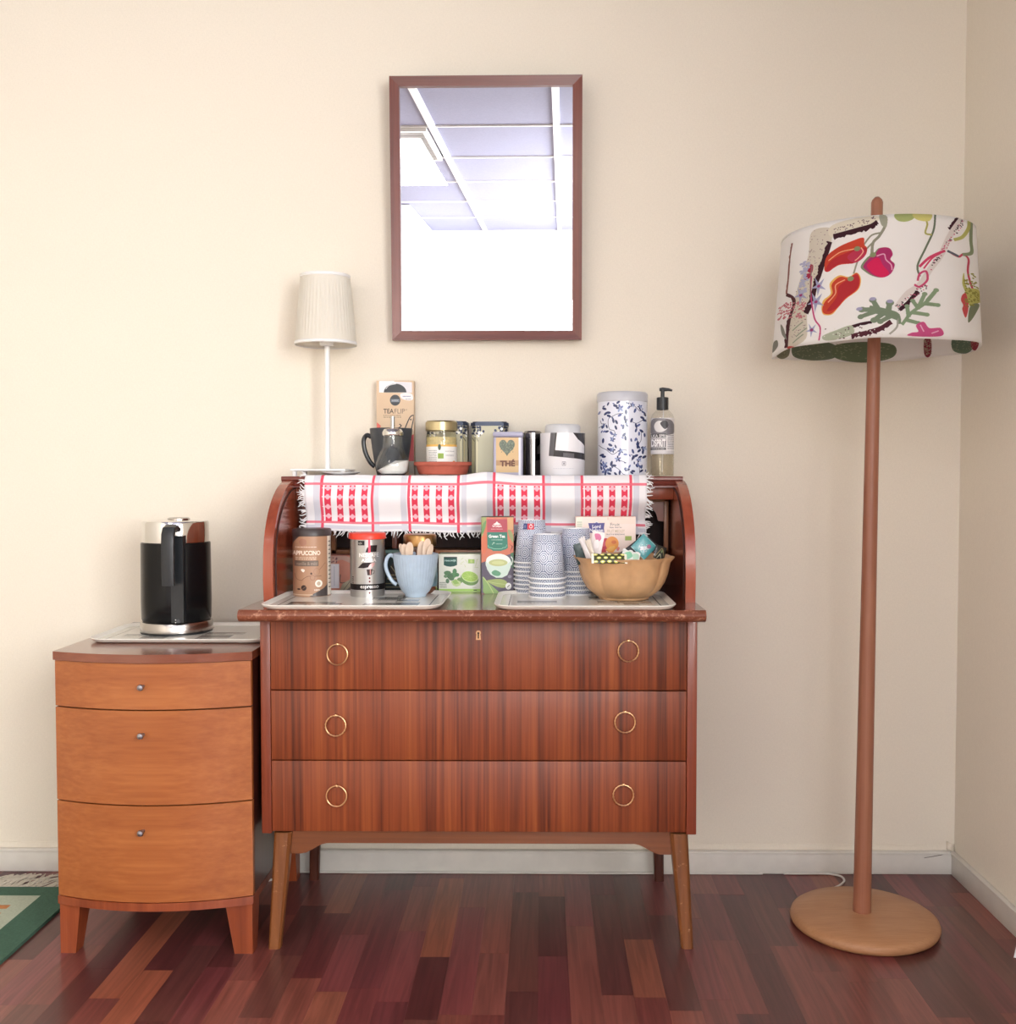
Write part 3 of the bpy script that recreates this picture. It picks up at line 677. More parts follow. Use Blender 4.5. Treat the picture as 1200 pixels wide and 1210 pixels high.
def shade_art():
    # drawing coordinates: the photograph's pixels on the front half (910..1160), the far half to the left of it
    A = Art((912, 252, 1160, 418), 1100, 760, (247, 246, 244), cyl=True); A.k = .094
    def Z(x, y): return (890 + x / 4.0, 220 + y / 4.0)          # from the study crop, 4x
    def P(*q): return [Z(a, b) for a, b in q]
    def flat(x, y):      # straighten the arcs of the rim: bring the picture's y to the unrolled cloth
        t = (x - 1036) / 124.0; t = max(-1, min(1, t)); lift = 22 * (1 - math.sqrt(max(0, 1 - t * t)))
        top = 252 + lift * 1.15; bot = 399 + lift * .72
        return 252 + (y - top) / (bot - top) * 166
    def Q(*q): return [(x, flat(x, y)) for x, y in P(*q)]
    red, coral, mag, dk = (196, 60, 66), (214, 84, 62), (190, 62, 120), (72, 42, 50)
    grn, sage, lil, ylw = (140, 156, 132), (176, 190, 172), (176, 178, 208), (206, 204, 120)
    cream = (226, 222, 204)
    # pale bark bands
    A.blob(Q((250, 190), (330, 170), (360, 200), (340, 300), (300, 420), (250, 560), (250, 700), (150, 740), (160, 600), (200, 430), (240, 300)), (224, 218, 204))
    A.blob(Q((360, 160), (560, 130), (600, 150), (520, 200), (360, 220)), (234, 228, 212))
    r = random.Random(3)
    for _ in range(150):
        t = r.random(); x = 290 - 110 * t + r.uniform(-45, 45); y = 180 + 530 * t; a, b_ = Q((x, y))[0]; A.rect(a, b_, a + r.uniform(.6, 1.6), b_ + r.uniform(.5, 1.4), (150, 120, 128))
    for _ in range(45):
        t = r.random(); a, b_ = Q((360 + 220 * t, 195 - 50 * t + r.uniform(-16, 10)))[0]; A.rect(a, b_, a + 1.4, b_ + 1.1, (110, 80, 92))
    # dark ragged branches
    def ragged(pts, wd, col, seed):
        rr_ = random.Random(seed); s_ = smooth([(a, b_) for a, b_ in pts], False, 7); L = []; Rr = []
        for i, (a, b_) in enumerate(s_):
            j = min(i + 1, len(s_) - 1); k = max(i - 1, 0); ddx, ddy = s_[j][0] - s_[k][0], s_[j][1] - s_[k][1]; l = math.hypot(ddx, ddy) or 1
            h = wd / 2 * (1 + rr_.uniform(-.35, .35) + .25 * (i % 2)); L.append((a - ddy / l * h, b_ + ddx / l * h)); Rr.append((a + ddy / l * wd * .4, b_ - ddx / l * wd * .4))
        A.poly([q for q in Q(*(L + Rr[::-1]))], col)
    ragged([(365, 215), (420, 205), (500, 190), (560, 178), (590, 160)], 26, dk, 1)
    ragged([(350, 240), (335, 290), (315, 350), (300, 400), (285, 440), (270, 520), (245, 580)], 26, dk, 2)
    ragged([(150, 235), (142, 300), (140, 400), (135, 480)], 9, (150, 104, 96), 3)
    ragged([(135, 480), (180, 515), (160, 600), (152, 680), (152, 740)], 18, (96, 60, 64), 4)
    ragged([(470, 655), (520, 645), (570, 640)], 14, dk, 5); ragged([(470, 700), (540, 690), (610, 672), (660, 640)], 24, (96, 52, 62), 6)
    ragged([(700, 585), (740, 555), (790, 500)], 22, dk, 7); ragged([(1020, 160), (980, 190), (950, 225)], 24, dk, 8)
    A.line(Q((690, 570), (740, 510), (800, 470), (850, 400), (900, 340), (950, 250), (1010, 180)), 7, (232, 226, 222), True)
    for _ in range(120):
        t = r.random(); x = 680 + 150 * t; y = 580 - 110 * t + r.uniform(-22, 16)
        if r.random() < .5: x = 850 + 160 * t; y = 390 - 200 * t + r.uniform(-16, 16)
        a, b_ = Q((x, y))[0]; A.rect(a, b_, a + 1.5, b_ + 1.2, (60, 40, 50) if r.random() < .6 else (206, 90, 130))
    A.line(Q((880, 150), (870, 220), (830, 300), (790, 380), (800, 430)), 2.4, (120, 132, 110), True)
    A.line(Q((830, 160), (840, 190), (830, 230), (860, 240)), 2.2, (186, 184, 110), True)
    A.line(Q((800, 385), (850, 345), (920, 320)), 3.2, (220, 84, 120), True); A.line(Q((820, 395), (860, 350), (900, 330)), 2, (220, 84, 120), True)
    A.line(Q((775, 470), (800, 480), (835, 450), (830, 410), (800, 420), (790, 450)), 2.6, (214, 90, 130), True)
    # top leaves
    A.blob(Q((680, 130), (690, 160), (730, 170), (770, 160), (775, 135)), (186, 198, 132)); A.blob(Q((770, 135), (790, 165), (850, 175), (860, 140)), (222, 218, 140))
    # stalks
    A.line(Q((625, 135), (630, 180), (600, 230), (570, 260), (565, 310)), 3.6, (160, 160, 142), True)
    A.line(Q((605, 215), (560, 225), (520, 270), (500, 285)), 2.2, (160, 160, 142), True); A.line(Q((600, 235), (550, 275), (500, 330), (475, 400)), 2.2, (160, 160, 142), True)
    A.blob(Q((600, 130), (610, 175), (635, 190), (640, 140)), (176, 178, 160))
    # fruit
    A.blob(Q((325, 370), (335, 310), (390, 270), (460, 245), (520, 232), (525, 265), (540, 285), (530, 320), (480, 350), (400, 355), (345, 382)), coral)
    A.blob(Q((330, 375), (360, 330), (430, 300), (510, 280), (540, 290), (520, 330), (470, 352), (400, 350), (350, 382)), red)
    A.blob(Q((440, 320), (480, 290), (520, 285), (530, 320), (480, 350)), (204, 70, 104), .8)
    A.line(Q((345, 330), (400, 295), (460, 285), (490, 282)), 1.4, (250, 196, 150), True); A.line(Q((510, 280), (520, 300), (500, 325), (480, 340)), 1.4, (250, 196, 170), True)
    A.blob(Q((318, 560), (325, 520), (360, 490), (355, 440), (400, 405), (450, 415), (490, 398), (512, 430), (500, 480), (440, 520), (400, 560), (370, 590), (330, 588)), (240, 196, 110))
    A.blob(Q((322, 560), (335, 525), (370, 490), (365, 445), (405, 412), (450, 420), (490, 400), (508, 435), (496, 480), (440, 518), (398, 560), (366, 586), (332, 583)), coral)
    A.blob(Q((345, 570), (390, 510), (400, 460), (440, 430), (490, 408), (504, 440), (490, 480), (430, 520), (390, 562)), red)
    A.line(Q((350, 530), (385, 490), (385, 450), (430, 428)), 1.4, (250, 190, 150), True)
    A.blob(Q((510, 370), (540, 330), (575, 310), (600, 288), (650, 290), (668, 320), (655, 345), (678, 370), (660, 410), (620, 430), (570, 420), (530, 395)), (140, 150, 122))
    A.blob(Q((522, 370), (550, 335), (580, 315), (605, 288), (650, 290), (668, 320), (657, 345), (677, 372), (660, 412), (620, 430), (575, 418), (540, 392)), mag)
    A.blob(Q((540, 370), (570, 340), (600, 335), (620, 370), (650, 410), (620, 428), (580, 415)), (226, 50, 104))
    A.line(Q((590, 325), (625, 318), (635, 345), (660, 370), (665, 395)), 1.6, (240, 180, 210), True)
    for q in ((490, 283), (570, 318), (460, 425)): A.ell(*Q(q)[0], 4, 3.4, (150, 160, 120))
    # oak leaves
    A.line(Q((700, 650), (690, 610), (640, 590), (560, 570)), 5, grn, True); A.line(Q((655, 700), (690, 665), (690, 610)), 2.4, (180, 180, 170), True)
    for (a0, b0, a1, b1, w_) in ((600, 585, 520, 578, 9), (600, 585, 572, 535, 9), (645, 600, 655, 552, 10), (590, 590, 515, 612, 8), (625, 600, 580, 632, 9), (670, 610, 610, 640, 8), (690, 620, 600, 588, 11)):
        A.line(Q((a0, b0), (a1, b1)), w_ * .8, grn, w2=w_ * .62); A.ell(*Q((a1, b1))[0], w_ * .5, w_ * .42, grn)
    for q in ((572, 530), (507, 574), (655, 545)): A.ell(*Q(q)[0], 4, 2.4, (178, 176, 204))
    A.line(Q((715, 655), (760, 600), (820, 560), (875, 500)), 4, (150, 172, 140), True)
    for (a0, b0, a1, b1) in ((745, 618, 738, 570), (790, 580, 765, 545), (790, 580, 822, 515), (835, 545, 875, 500), (820, 560, 880, 570), (765, 600, 830, 612), (735, 635, 790, 650)):
        A.line(Q((a0, b0), (a1, b1)), 5.2, (150, 172, 140), w2=4.6); A.ell(*Q((a1, b1))[0], 3.2, 2.6, (150, 172, 140))
    # grey green bark at the bottom left
    A.blob(Q((330, 690), (400, 665), (470, 650), (480, 690), (400, 712), (340, 712)), (190, 198, 176)); 
    for _ in range(50): a, b_ = Q((r.uniform(330, 640), r.uniform(655, 708)))[0]; A.rect(a, b_, a + 1.6, b_ + 1.2, (90, 60, 66) if r.random() < .5 else (240, 238, 230))
    # lilac stars
    for cx_, cy_, s_ in ((300, 450, 40), (212, 490, 38), (290, 525, 44), (275, 660, 30)):
        for k in range(5):
            a = k * 2 * PI / 5 + .4; A.poly(Q((cx_ + s_ * math.cos(a), cy_ + s_ * math.sin(a) * 1.2), (cx_ + s_ * .3 * math.cos(a + .7), cy_ + s_ * .3 * math.sin(a + .7)), (cx_, cy_), (cx_ + s_ * .3 * math.cos(a - .7), cy_ + s_ * .3 * math.sin(a - .7))), lil)
        A.ell(*Q((cx_, cy_))[0], 2, 2, (170, 80, 130))
    A.blob(Q((235, 370), (250, 345), (268, 350), (262, 385)), (180, 60, 84)); A.blob(Q((225, 415), (235, 390), (262, 388), (250, 412)), (180, 60, 84))
    A.line(Q((262, 400), (262, 480), (285, 600), (315, 650), (312, 710)), 1.8, (206, 84, 136), True)
    A.line(Q((262, 350), (258, 420), (262, 500)), 1.4, (150, 120, 120), True)
    for k in range(40):
        a, b_ = Q((r.uniform(205, 245), r.uniform(330, 480)))[0]; A.ell(a, b_, 2.2, 1.5, (190, 192, 216))
    for k in range(90):
        a, b_ = Q((r.uniform(100, 240), r.uniform(520, 600)))[0]; A.ell(a, b_, 1.3, 1.0, (206, 130, 140))
    A.blob(Q((115, 620), (130, 640), (150, 700), (125, 670)), (150, 150, 140)); A.blob(Q((90, 700), (105, 690), (110, 720), (90, 745)), (150, 150, 140))
    A.blob(Q((155, 740), (175, 735), (205, 748), (185, 770)), (206, 96, 90))
    for q in ((230, 620), (250, 650), (235, 680)): A.line(Q(q, (q[0] - 50, q[1] + 40)), 1.6, (160, 172, 150))
    # pink flower bottom right
    A.blob(Q((745, 710), (760, 695), (790, 690), (780, 660), (815, 645), (840, 675), (890, 678), (890, 715)), (214, 98, 150)); A.line(Q((800, 660), (815, 690)), 1.5, (240, 190, 214)); A.line(Q((850, 700), (880, 690)), 1.5, (240, 190, 214))
    # right hand plant
    A.line(Q((940, 325), (985, 352), (1010, 345), (1035, 370), (1030, 430), (1050, 510), (1078, 528)), 2.6, (206, 90, 110), True); A.line(Q((935, 322), (985, 350)), 3, (110, 116, 124), True)
    A.line(Q((1055, 200), (1050, 280), (1050, 340), (1010, 345)), 4, (150, 162, 130), True)
    A.blob(Q((1000, 530), (990, 555), (1000, 580), (995, 600), (1010, 640), (1025, 600), (1025, 530)), (214, 96, 96))
    A.blob(Q((1010, 430), (1022, 500), (1080, 530), (1080, 580), (1035, 590), (1018, 530), (1000, 480)), (204, 202, 120)); A.blob(Q((1030, 600), (1050, 580), (1075, 590), (1050, 640), (1022, 664)), (140, 148, 120))
    A.line(Q((970, 272), (1010, 262), (1040, 225), (1045, 180)), 4, (196, 196, 120), True)
    for k in range(70):
        a, b_ = Q((r.uniform(1010, 1075), r.uniform(440, 590)))[0]; A.ell(a, b_, 1.2, 1, (160, 158, 84))
    # unrolled, the cloth goes on round the back with a row of leaves along its foot
    full = np.concatenate([A.a, A.a[:, ::-1] * .0 + np.array([247, 246, 244], np.float32) / 255], 1)
    B = Art((0, 0, 2200, 760), 2200, 760, (236, 234, 230)); B.a = full
    def bk(x): return 1100 + x
    for x0, x1, col in ((700, 900, (128, 140, 118)), (480, 700, (124, 138, 110)), (330, 360, (150, 70, 84)), (90, 230, (116, 136, 116)), (20, 110, (160, 70, 84)), (930, 1060, (150, 150, 130))):
        B.blob([(bk(x0), 640), (bk((x0 + x1) / 2), 610), (bk(x1), 640), (bk(x1), 730), (bk((x0 + x1) / 2), 760), (bk(x0), 730)], col)
        for _ in range(60): a = bk(r.uniform(x0, x1)); b_ = r.uniform(630, 740); B.ell(a, b_, 4, 3, (190, 190, 160), .6)
    return B
shA = shade_art()
m, nt, b = nmat('shade_fabric'); im = N(nt, 'ShaderNodeTexImage'); im.image = shA.image('shade_fabric'); uv = N(nt, 'ShaderNodeUVMap'); uv.uv_map = 'UVMap'
nt.links.new(uv.outputs[0], im.inputs[0]); nt.links.new(im.outputs[0], b.inputs['Base Color']); setp(b, rough=.85, spec=.2)
no = N(nt, 'ShaderNodeTexNoise'); no.inputs['Scale'].default_value = 900; tc = N(nt, 'ShaderNodeTexCoord'); nt.links.new(tc.outputs['Object'], no.inputs['Vector']); bumpn(nt, b, no.outputs[0], .25, .0006)
tl = N(nt, 'ShaderNodeBsdfTranslucent'); nt.links.new(im.outputs[0], tl.inputs[0]); ms = N(nt, 'ShaderNodeMixShader'); ms.inputs[0].default_value = .4
nt.links.new(b.outputs[0], ms.inputs[1]); nt.links.new(tl.outputs[0], ms.inputs[2]); nt.links.new(ms.outputs[0], nt.nodes['Material Output'].inputs[0]); M_shade = m
sxc = at(1033.5, 340, BLY)[0] - BLX
zt = at(1037, 253, BLY - .212)[1]; zb = at(1037, 399.5, BLY - .226)[1]
def shade_fn(u, v):
    th = 2 * PI * u          # u 0..0.5 is the front half, from the left edge to the right
    ang = PI + th - math.atan2(BLX, BLY + WALL_D)            # left -> front -> right
    r = .2285 + (.2135 - .2285) * v
    sag = math.exp(-((u - .035) / .05) ** 2) + math.exp(-((u - 1.035) / .05) ** 2)
    r *= 1 + .012 * math.sin(3 * th + 1) * (1 - v) * .6 + .008 * math.sin(9 * th) * (1 - v) - .012 * sag * v
    z = zb + (zt - zb) * v - .016 * sag * (1 - v) + .002 * math.sin(5 * th) * (1 - v)
    return (sxc + r * math.cos(ang), r * math.sin(ang), z)
g = G(); g.grid(shade_fn, 144, 24)
for i, u in enumerate(g.uv): g.uv[i] = [(a, b_) for a, b_ in u]
sh = g.obj('lamp_shade', M_shade, lamp, 'white fabric shade printed with red fruit, leaves and dark branches', solid=.0012, ang=60)
for z_, r_ in ((zt - .004, .2120), (zb + .004, .2270)):
    G().tube([(sxc + r_ * math.cos(2 * PI * k / 60), r_ * math.sin(2 * PI * k / 60), z_) for k in range(60)], .0018, 6, closed=True).obj('wire_ring', M_base, sh) if z_ > 1.5 else None
g = G()
for k in range(3):
    a = 2 * PI * k / 3 + .5; g.tube([(dx1, 0, zt - .05), (sxc + .212 * math.cos(a), .212 * math.sin(a), zt - .004)], .0018, 6)
g.tube([(dx1 - .0, 0, zt - .11), (dx1, 0, zt - .04)], .02, 16); g.obj('shade_holder', M_base, lamp)
# its white cord along the floor to the left
M_cord = plain('white_cord', (214, 210, 204), .5)
cp = [(BLX - .06, BLY + .165, .012)]
for px, py in ((988, 1048), (997, 1041), (992, 1035), (975, 1031.5), (950, 1030.5), (925, 1031)):
    x, y = onz(px, py, .004); cp.append((x, min(y, -.018), .004))
cps = smooth3 = []
def sm3(P, n=6):
    out = []
    for i in range(len(P) - 1):
        p = [P[max(i - 1, 0)], P[i], P[i + 1], P[min(i + 2, len(P) - 1)]]
        for s_ in range(n):
            t = s_ / n; out.append(tuple(.5 * (2 * p[1][k] + (p[2][k] - p[0][k]) * t + (2 * p[0][k] - 5 * p[1][k] + 4 * p[2][k] - p[3][k]) * t * t + (-p[0][k] + 3 * p[1][k] - 3 * p[2][k] + p[3][k]) * t ** 3) for k in range(3)))
    return out + [P[-1]]
G().tube(sm3(cp), .0028, 8).obj('cord', M_cord, lamp, 'white cord', world=True)
cp = []
for px, py in ((316, 1041), (332, 1036), (352, 1030), (372, 1027), (395, 1030), (430, 1031), (500, 1030), (560, 1029), (640, 1031), (700, 1032), (780, 1030), (850, 1032), (900, 1031)):
    x, y = onz(px, py, .003); cp.append((x, min(max(y, -.12), -.017) , .0032))
tag(G().tube(sm3(cp), .003, 8).obj('power_cable', M_cord), 'thin off-white cable lying along the baseboard under the desk', 'cable')

# ================================================================== RUG AND SCRAP OF PAPER
M_rg = plain('rug_green', (62, 96, 78), .95, .12, 160, .4); M_rs = plain('rug_sage', (172, 180, 160), .95, .1, 160, .4); M_ro = plain('rug_rust', (182, 120, 70), .95, .15, 120, .4); M_rf = plain('rug_fringe_cream', (206, 198, 182), .95, .1, 200)
org = Vector((onz(62, 1081, .008)[0], onz(62, 1048, .008)[1])); pv = Vector((-1, 0)); dv = Vector((0, -1))
rug = thing('rug', 'green-bordered woven rug with a cream fringe at the left edge of the floor', 'rug', (org.x, org.y, 0))
def rp(a, b_): q = pv * a + dv * b_; return (q.x, q.y)      # a: to the left, b: towards the viewer
def rquad(a0, a1, b0, b1, z0, z1, name, m, lab=None):
    return G().prism([rp(a0, b0), rp(a1, b0), rp(a1, b1), rp(a0, b1)], 'Z', z0, z1).obj(name, m, rug, lab)
LX = min(.62, (org.x - XL) - .03)
g = G()
for q in ((0, LX, 0, .053), (0, LX, 1.5, 1.55), (0, .084, .0531, 1.4999), (LX - .05, LX, .0531, 1.4999)): g.prism([rp(q[0], q[2]), rp(q[1], q[2]), rp(q[1], q[3]), rp(q[0], q[3])], 'Z', 0.0004, .008)
g.obj('border', M_rg, rug, 'dark green border')
g = G()
for q in ((.0841, LX - .0501, .0531, .109), (.0841, LX - .0501, 1.44, 1.4999), (.0841, .13, .1091, 1.4399), (LX - .10, LX - .0501, .1091, 1.4399)): g.prism([rp(q[0], q[2]), rp(q[1], q[2]), rp(q[1], q[3]), rp(q[0], q[3])], 'Z', 0.0004, .0076)
g.obj('inner_band', M_rs, rug, 'pale sage inner band')
for par, m_, lab_ in ((0, M_ro, 'rust stripes of the centre'), (1, M_rs, None)):
    g = G()
    for k in range(60):
        if k % 2 == par: b0 = .1092 + k * .02218; g.prism([rp(.1301, b0), rp(LX - .1001, b0), rp(LX - .1001, b0 + .0221), rp(.1301, b0 + .0221)], 'Z', 0.0004, .0074)
    g.obj('centre_stripe', m_, rug, lab_)
rf = random.Random(5); g = G()
for k in range(150):
    a = .003 + LX * k / 150 - .02; L_ = rf.uniform(.075, .10); s_ = rf.uniform(-.10, .01); p0 = rp(a, .002); mid_ = rp(a + s_ * .4, -L_ * .5); p1 = rp(a + s_, -L_)
    p1 = (p1[0], min(p1[1], -.02 - org.y)); mid_ = (mid_[0], min(mid_[1], -.02 - org.y))
    g.tube([(p0[0], p0[1], .005), (mid_[0], mid_[1], .0045 + rf.uniform(0, .004)), (p1[0], p1[1], .003)], .0022, 5)
o = g.obj('fringe', M_rf, rug, 'cream knotted fringe'); o['kind'] = 'stuff'
px_, py_ = onz(1196, 1132, 0)
g = G(); g.add([(0, 0, .001), (.05, -.012, .001), (.055, .05, .001), (.022, .03, .026)], [(0, 1, 3), (1, 2, 3), (0, 3, 2), (0, 2, 1)])
o = g.obj('paper_scrap', plain('white_paper', (232, 228, 234), .7), loc=(px_ + .002, py_, 0)); tag(o, 'folded white paper scrap on the floor at the right edge', 'paper')

# ================================================================== TABLE LAMP
M_lw = plain('white_lacquer', (240, 240, 239), .35, .02, 10, coat=.3)
ZT = HT + .0006
TLY = -.085
tx, _ = at(386.5, 480, TLY)
tl = thing('table_lamp', 'small white table lamp with a pleated shade on the desk top', 'lamp', (tx, TLY, ZT))
wx0 = at(350, 553, TLY)[0] - tx; wx1 = at(414, 553, TLY)[0] - tx; d2 = (wx1 - wx0) / 2; mcx = (wx0 + wx1) / 2
g = G(); g.box(wx0, wx1, -.068, .068, .013, .0185, .002); g.obj('base', M_lw, tl)
for sx_ in (wx0 + .009, wx1 - .009):
    for sy_ in (-.056, .056): G().lathe([(.006, 0), (.006, .013)], 14, (sx_, sy_, 0), cap0=True).obj('foot', M_lw, tl)
zs0 = at(387, 403, TLY - .07)[1] - ZT; zs1 = at(387, 321, TLY - .06)[1] - ZT
G().tube([(0, 0, .018), (0.001, 0, zs0 + .01)], .0068, 14).obj('pole', M_lw, tl)
G().lathe([(.011, 0), (.018, .002), (.018, .010), (.012, .014), (.012, .05), (0, .052)], 20, (0, 0, zs0 - .004)).obj('lamp_socket', M_lw, tl)
sc_x = at(384.5, 360, TLY)[0] - tx
rB, rT = .0775, .0615
NP = 46
m, nt, b = nmat('pleated_ivory'); b.inputs['Base Color'].default_value = lin((246, 244, 237)); setp(b, rough=.8, spec=.2)
tlu = N(nt, 'ShaderNodeBsdfTranslucent'); tlu.inputs[0].default_value = lin((248, 244, 234)); ms = N(nt, 'ShaderNodeMixShader'); ms.inputs[0].default_value = .45
nt.links.new(b.outputs[0], ms.inputs[1]); nt.links.new(tlu.outputs[0], ms.inputs[2]); nt.links.new(ms.outputs[0], nt.nodes['Material Output'].inputs[0]); M_pleat = m
g = G()
def pl(u, v):
    th = 2 * PI * u; r = rB + (rT - rB) * v; ph = (u * NP) % 1
    if .07 < v < .93: r *= 1 + .020 * (abs(ph - .35) * 1.6 - .3)
    return (sc_x + r * math.cos(th), r * math.sin(th), zs0 + (zs1 - zs0) * v)
g.grid(pl, NP * 6, 16); ts = g.obj('lamp_shade', M_pleat, tl, 'pleated ivory shade', solid=.0008, ang=20)
for z_, r_ in ((zs0 + .002, rB + .0008), (zs1 - .002, rT + .0008)):
    g = G(); g.lathe([(r_, -.004), (r_ + .0004, .004)], 64, (sc_x, 0, z_)); g.obj('hem_band', M_lw, ts, solid=.0008)
g = G()
for k in range(3): a = 2 * PI * k / 3; g.tube([(0, 0, zs0 + .045), (sc_x + rT * .98 * math.cos(a), rT * .98 * math.sin(a), zs1 - .01)], .001, 5)
g.obj('shade_holder', M_lw, tl)
sx_, sz_ = at(403, 556, -.152)
tag(G().lathe([(0, .001), (.022, 0), (.026, .001), (.044, .0075), (.0475, .0095), (.0465, .0105), (.040, .0075), (.02, .003), (0, .003)], 40).obj('saucer', M_lw, loc=(sx_, -.152, ZT)), 'small white saucer in front of the table lamp base', 'saucer')

# ================================================================== TEA TOWEL
def towel_art():
    A = Art((358, 552, 765, 628), 1640, 308, (240, 238, 241))
    red, grey, pk = (226, 62, 88), (214, 214, 224), (238, 140, 158)
    for a, b_ in ((368, 375), (439, 445), (472, 479), (545, 551), (575, 582), (644, 651), (679, 686), (749, 756)): A.rect(a, 540, b_, 640, grey)
    A.rect(350, 620, 770, 625, grey); 
    for x in (377, 437, 482, 541, 583.5, 642, 688, 746): A.rect(x - 1.6, 540, x + 1.6, 640, (228, 84, 106))
    for y in (563.5, 616): A.rect(350, y - 1.6, 770, y + 1.6, (230, 106, 124), .85)
    for grp in ((384, 398, 412.5, 427.5), (489.5, 503.5, 518.5, 533), (591, 605, 619, 634), (695, 709.5, 724, 738.5)):
        for x in grp:
            A.rect(x - 3.6, 565.5, x + 3.6, 615, red)
            for y in (569, 581, 594.5, 607.5):
                A.rect(x - 6.5, y - .5, x + 6.5, y + .5, (250, 236, 240))
                for ddx, ddy in ((0, 0), (-2, 0), (2, 0), (0, -2), (0, 2)): A.ell(x + ddx, y + ddy, 1.7, 1.6, (250, 190, 204))
    return A
M_towel = printed('towel_cloth', towel_art(), .9, bump=.3)
TYF = -.2285
tx0, tx1 = at(360, 590, TYF)[0], at(764, 590, TYF)[0]
zbot0, zbot1 = at(360, 627, TYF)[1], at(764, 632, TYF)[1]
towel = thing('tea_towel', 'red and white checked tea towel with fringed edges hanging over the desk top', 'towel', ((tx0 + tx1) / 2, -.2, HT))
tox, toy, toz = towel.location
hang = HT + .003 - (zbot0 + zbot1) / 2; over = .026
def tw(u, v):
    """v 1 = on the top board, 0 = lower hem; u left to right"""
    s_ = (1 - v) * (hang + over); x = tx0 + (tx1 - tx0) * u + (.004 * math.sin(3.2 * v + 9 * u)) * (1 - v) * .6 + .013 * v ** 1.6 * math.exp(-((u - .12) / .16) ** 2) * min(1, u * 12)
    wave = math.sin(u * 13 + .8) * .45 + math.sin(u * 31 + 2 + 1.2 * v) * .35 + math.sin(u * 57 - v) * .2
    bump_ = math.exp(-((u - .53) / .05) ** 2) * .008
    if s_ < over:
        t = s_ / over; return (x - tox, TYF + .014 + (over - s_) - toy, HT + .0022 + max(0, wave) * .0022 + bump_ * t + .001 * math.sin(u * 60) * t * 0 - toz)
    d = s_ - over; t = min(1, d / .012)
    pq = min(1, max(0, d - .052) / .06); push = (.020 + .028 * min(1, max(0, (u - .40) / .12))) * pq * pq * (3 - 2 * pq)
    y = TYF + .010 * (1 - t) - .002 - (.002 + .007 * (wave * .5 + .5)) * min(1, d / .05) + push
    dd = d + .0 * u
    z = HT + .0022 + (bump_ + max(0, wave) * .0022) * (1 - min(1, d / .05)) - dd * ((HT + .003 - (zbot0 + (zbot1 - zbot0) * u)) / hang) * 1.0 + .0012 * math.sin(u * 22 + 1) * min(1, d / hang)
    return (x - tox, y - toy, z - toz)
g = G(); g.grid(tw, 160, 56)
v_over = over / (hang + over)
g.uv = [[(a, b_ * (hang + over) / (hang) if b_ < 1 - v_over else 1.0) for a, b_ in u] for u in g.uv]
g.obj('cloth', M_towel, towel, solid=.0012, ang=60)
rf = random.Random(9); g = G()
def strand(p, d0, L_, seed):
    q = random.Random(seed); P = [Vector(p)]; d = Vector(d0).normalized()
    for k in range(4):
        d = (d + Vector((q.uniform(-.5, .5), q.uniform(-.10, .12), q.uniform(-.35, .35)))).normalized(); P.append(P[-1] + d * L_ / 4)
    g.tube([tuple(a) for a in P], [.0016, .0015, .0013, .0011, .0006], 5)
for k in range(120): u = (k + rf.random()) / 120; strand(tw(u, 0), (rf.uniform(-.5, .5), 0, -1), rf.uniform(.010, .022), k)
for k in range(46):
    v = rf.random() * .95; strand(tw(0, v), (-1, -.1, rf.uniform(-.6, .5)), rf.uniform(.010, .020), 500 + k)
    v = rf.random() * .95; strand(tw(1, v), (1, -.1, rf.uniform(-.9, .2)), rf.uniform(.010, .020), 900 + k)
o = g.obj('fringe', plain('towel_fringe_white', (242, 240, 240), .9), towel, 'white cotton fringe'); o['kind'] = 'stuff'

# ================================================================== SERVING TRAYS
def tray_art(v):
    A = Art((0, 0, 400, 300), 800, 600, (228, 226, 216)); r = random.Random(v)
    A.line([(32, 32), (368, 32), (368, 268), (32, 268), (32, 32)], 2, (60, 58, 54))
    for k in range(9):
        x = 40 + r.random() * 260; y = 45 + r.random() * 160; w_, h_2 = r.uniform(30, 90), r.uniform(18, 46); c = r.randint(70, 150)
        A.rect(x, y, min(x + w_, 362), min(y + h_2, 262), (c, c, c - 4), .8); A.lines(x, y + h_2 + 3, min(x + w_, 362), min(y + h_2 + 20, 262), 4, (90, 88, 84), k)
    A.ell(200, 284, 14, 4, (90, 66, 62)); A.ell(200, 284, 7, 2, (170, 60, 66)) if v == 2 else None
    return A
M_trims = plain('tray_cream', (236, 233, 224), .3, .02, 10, coat=.1)
def tray(label, x0, x1, y0, y1, z, v):
    t = thing('serving_tray', label, 'tray', ((x0 + x1) / 2, (y0 + y1) / 2, z), group='printed cream serving trays')
    hx, hy = (x1 - x0) / 2, (y1 - y0) / 2; r = .045
    def ring(i, zz, n=8):
        p = []
        for cx_, cy_, a0 in ((hx - r, hy - r, 0), (-hx + r, hy - r, 90), (-hx + r, -hy + r, 180), (hx - r, -hy + r, 270)):
            for k in range(n + 1): a = R(a0 + 90 * k / n); p.append((cx_ + (r - i) * math.cos(a), cy_ + (r - i) * math.sin(a), zz))
        return p
    rings = [ring(.014, 0), ring(.005, .004), ring(0, .0095), ring(.0008, .0108), ring(.004, .0095), ring(.012, .0042)]
    v_ = []; f = []; n = len(rings[0])
    for q in rings: v_ += q
    for k in range(len(rings) - 1):
        for i in range(n): j = (i + 1) % n; f.append((k * n + i, k * n + j, (k + 1) * n + j, (k + 1) * n + i))
    f.append(tuple(range(n - 1, -1, -1)))
    G().add(v_, f, None, True).obj('tray_body', M_trims, t, ang=50)
    top = ring(.012, .0042); uv = [[((p[0] + hx) / (2 * hx), (p[1] + hy) / (2 * hy)) for p in top]]
    G().add(top, [tuple(range(n))], uv).obj('printed_surface', printed('tray_print_%d' % v, tray_art(v), .2, coat=.15), t)
    return t
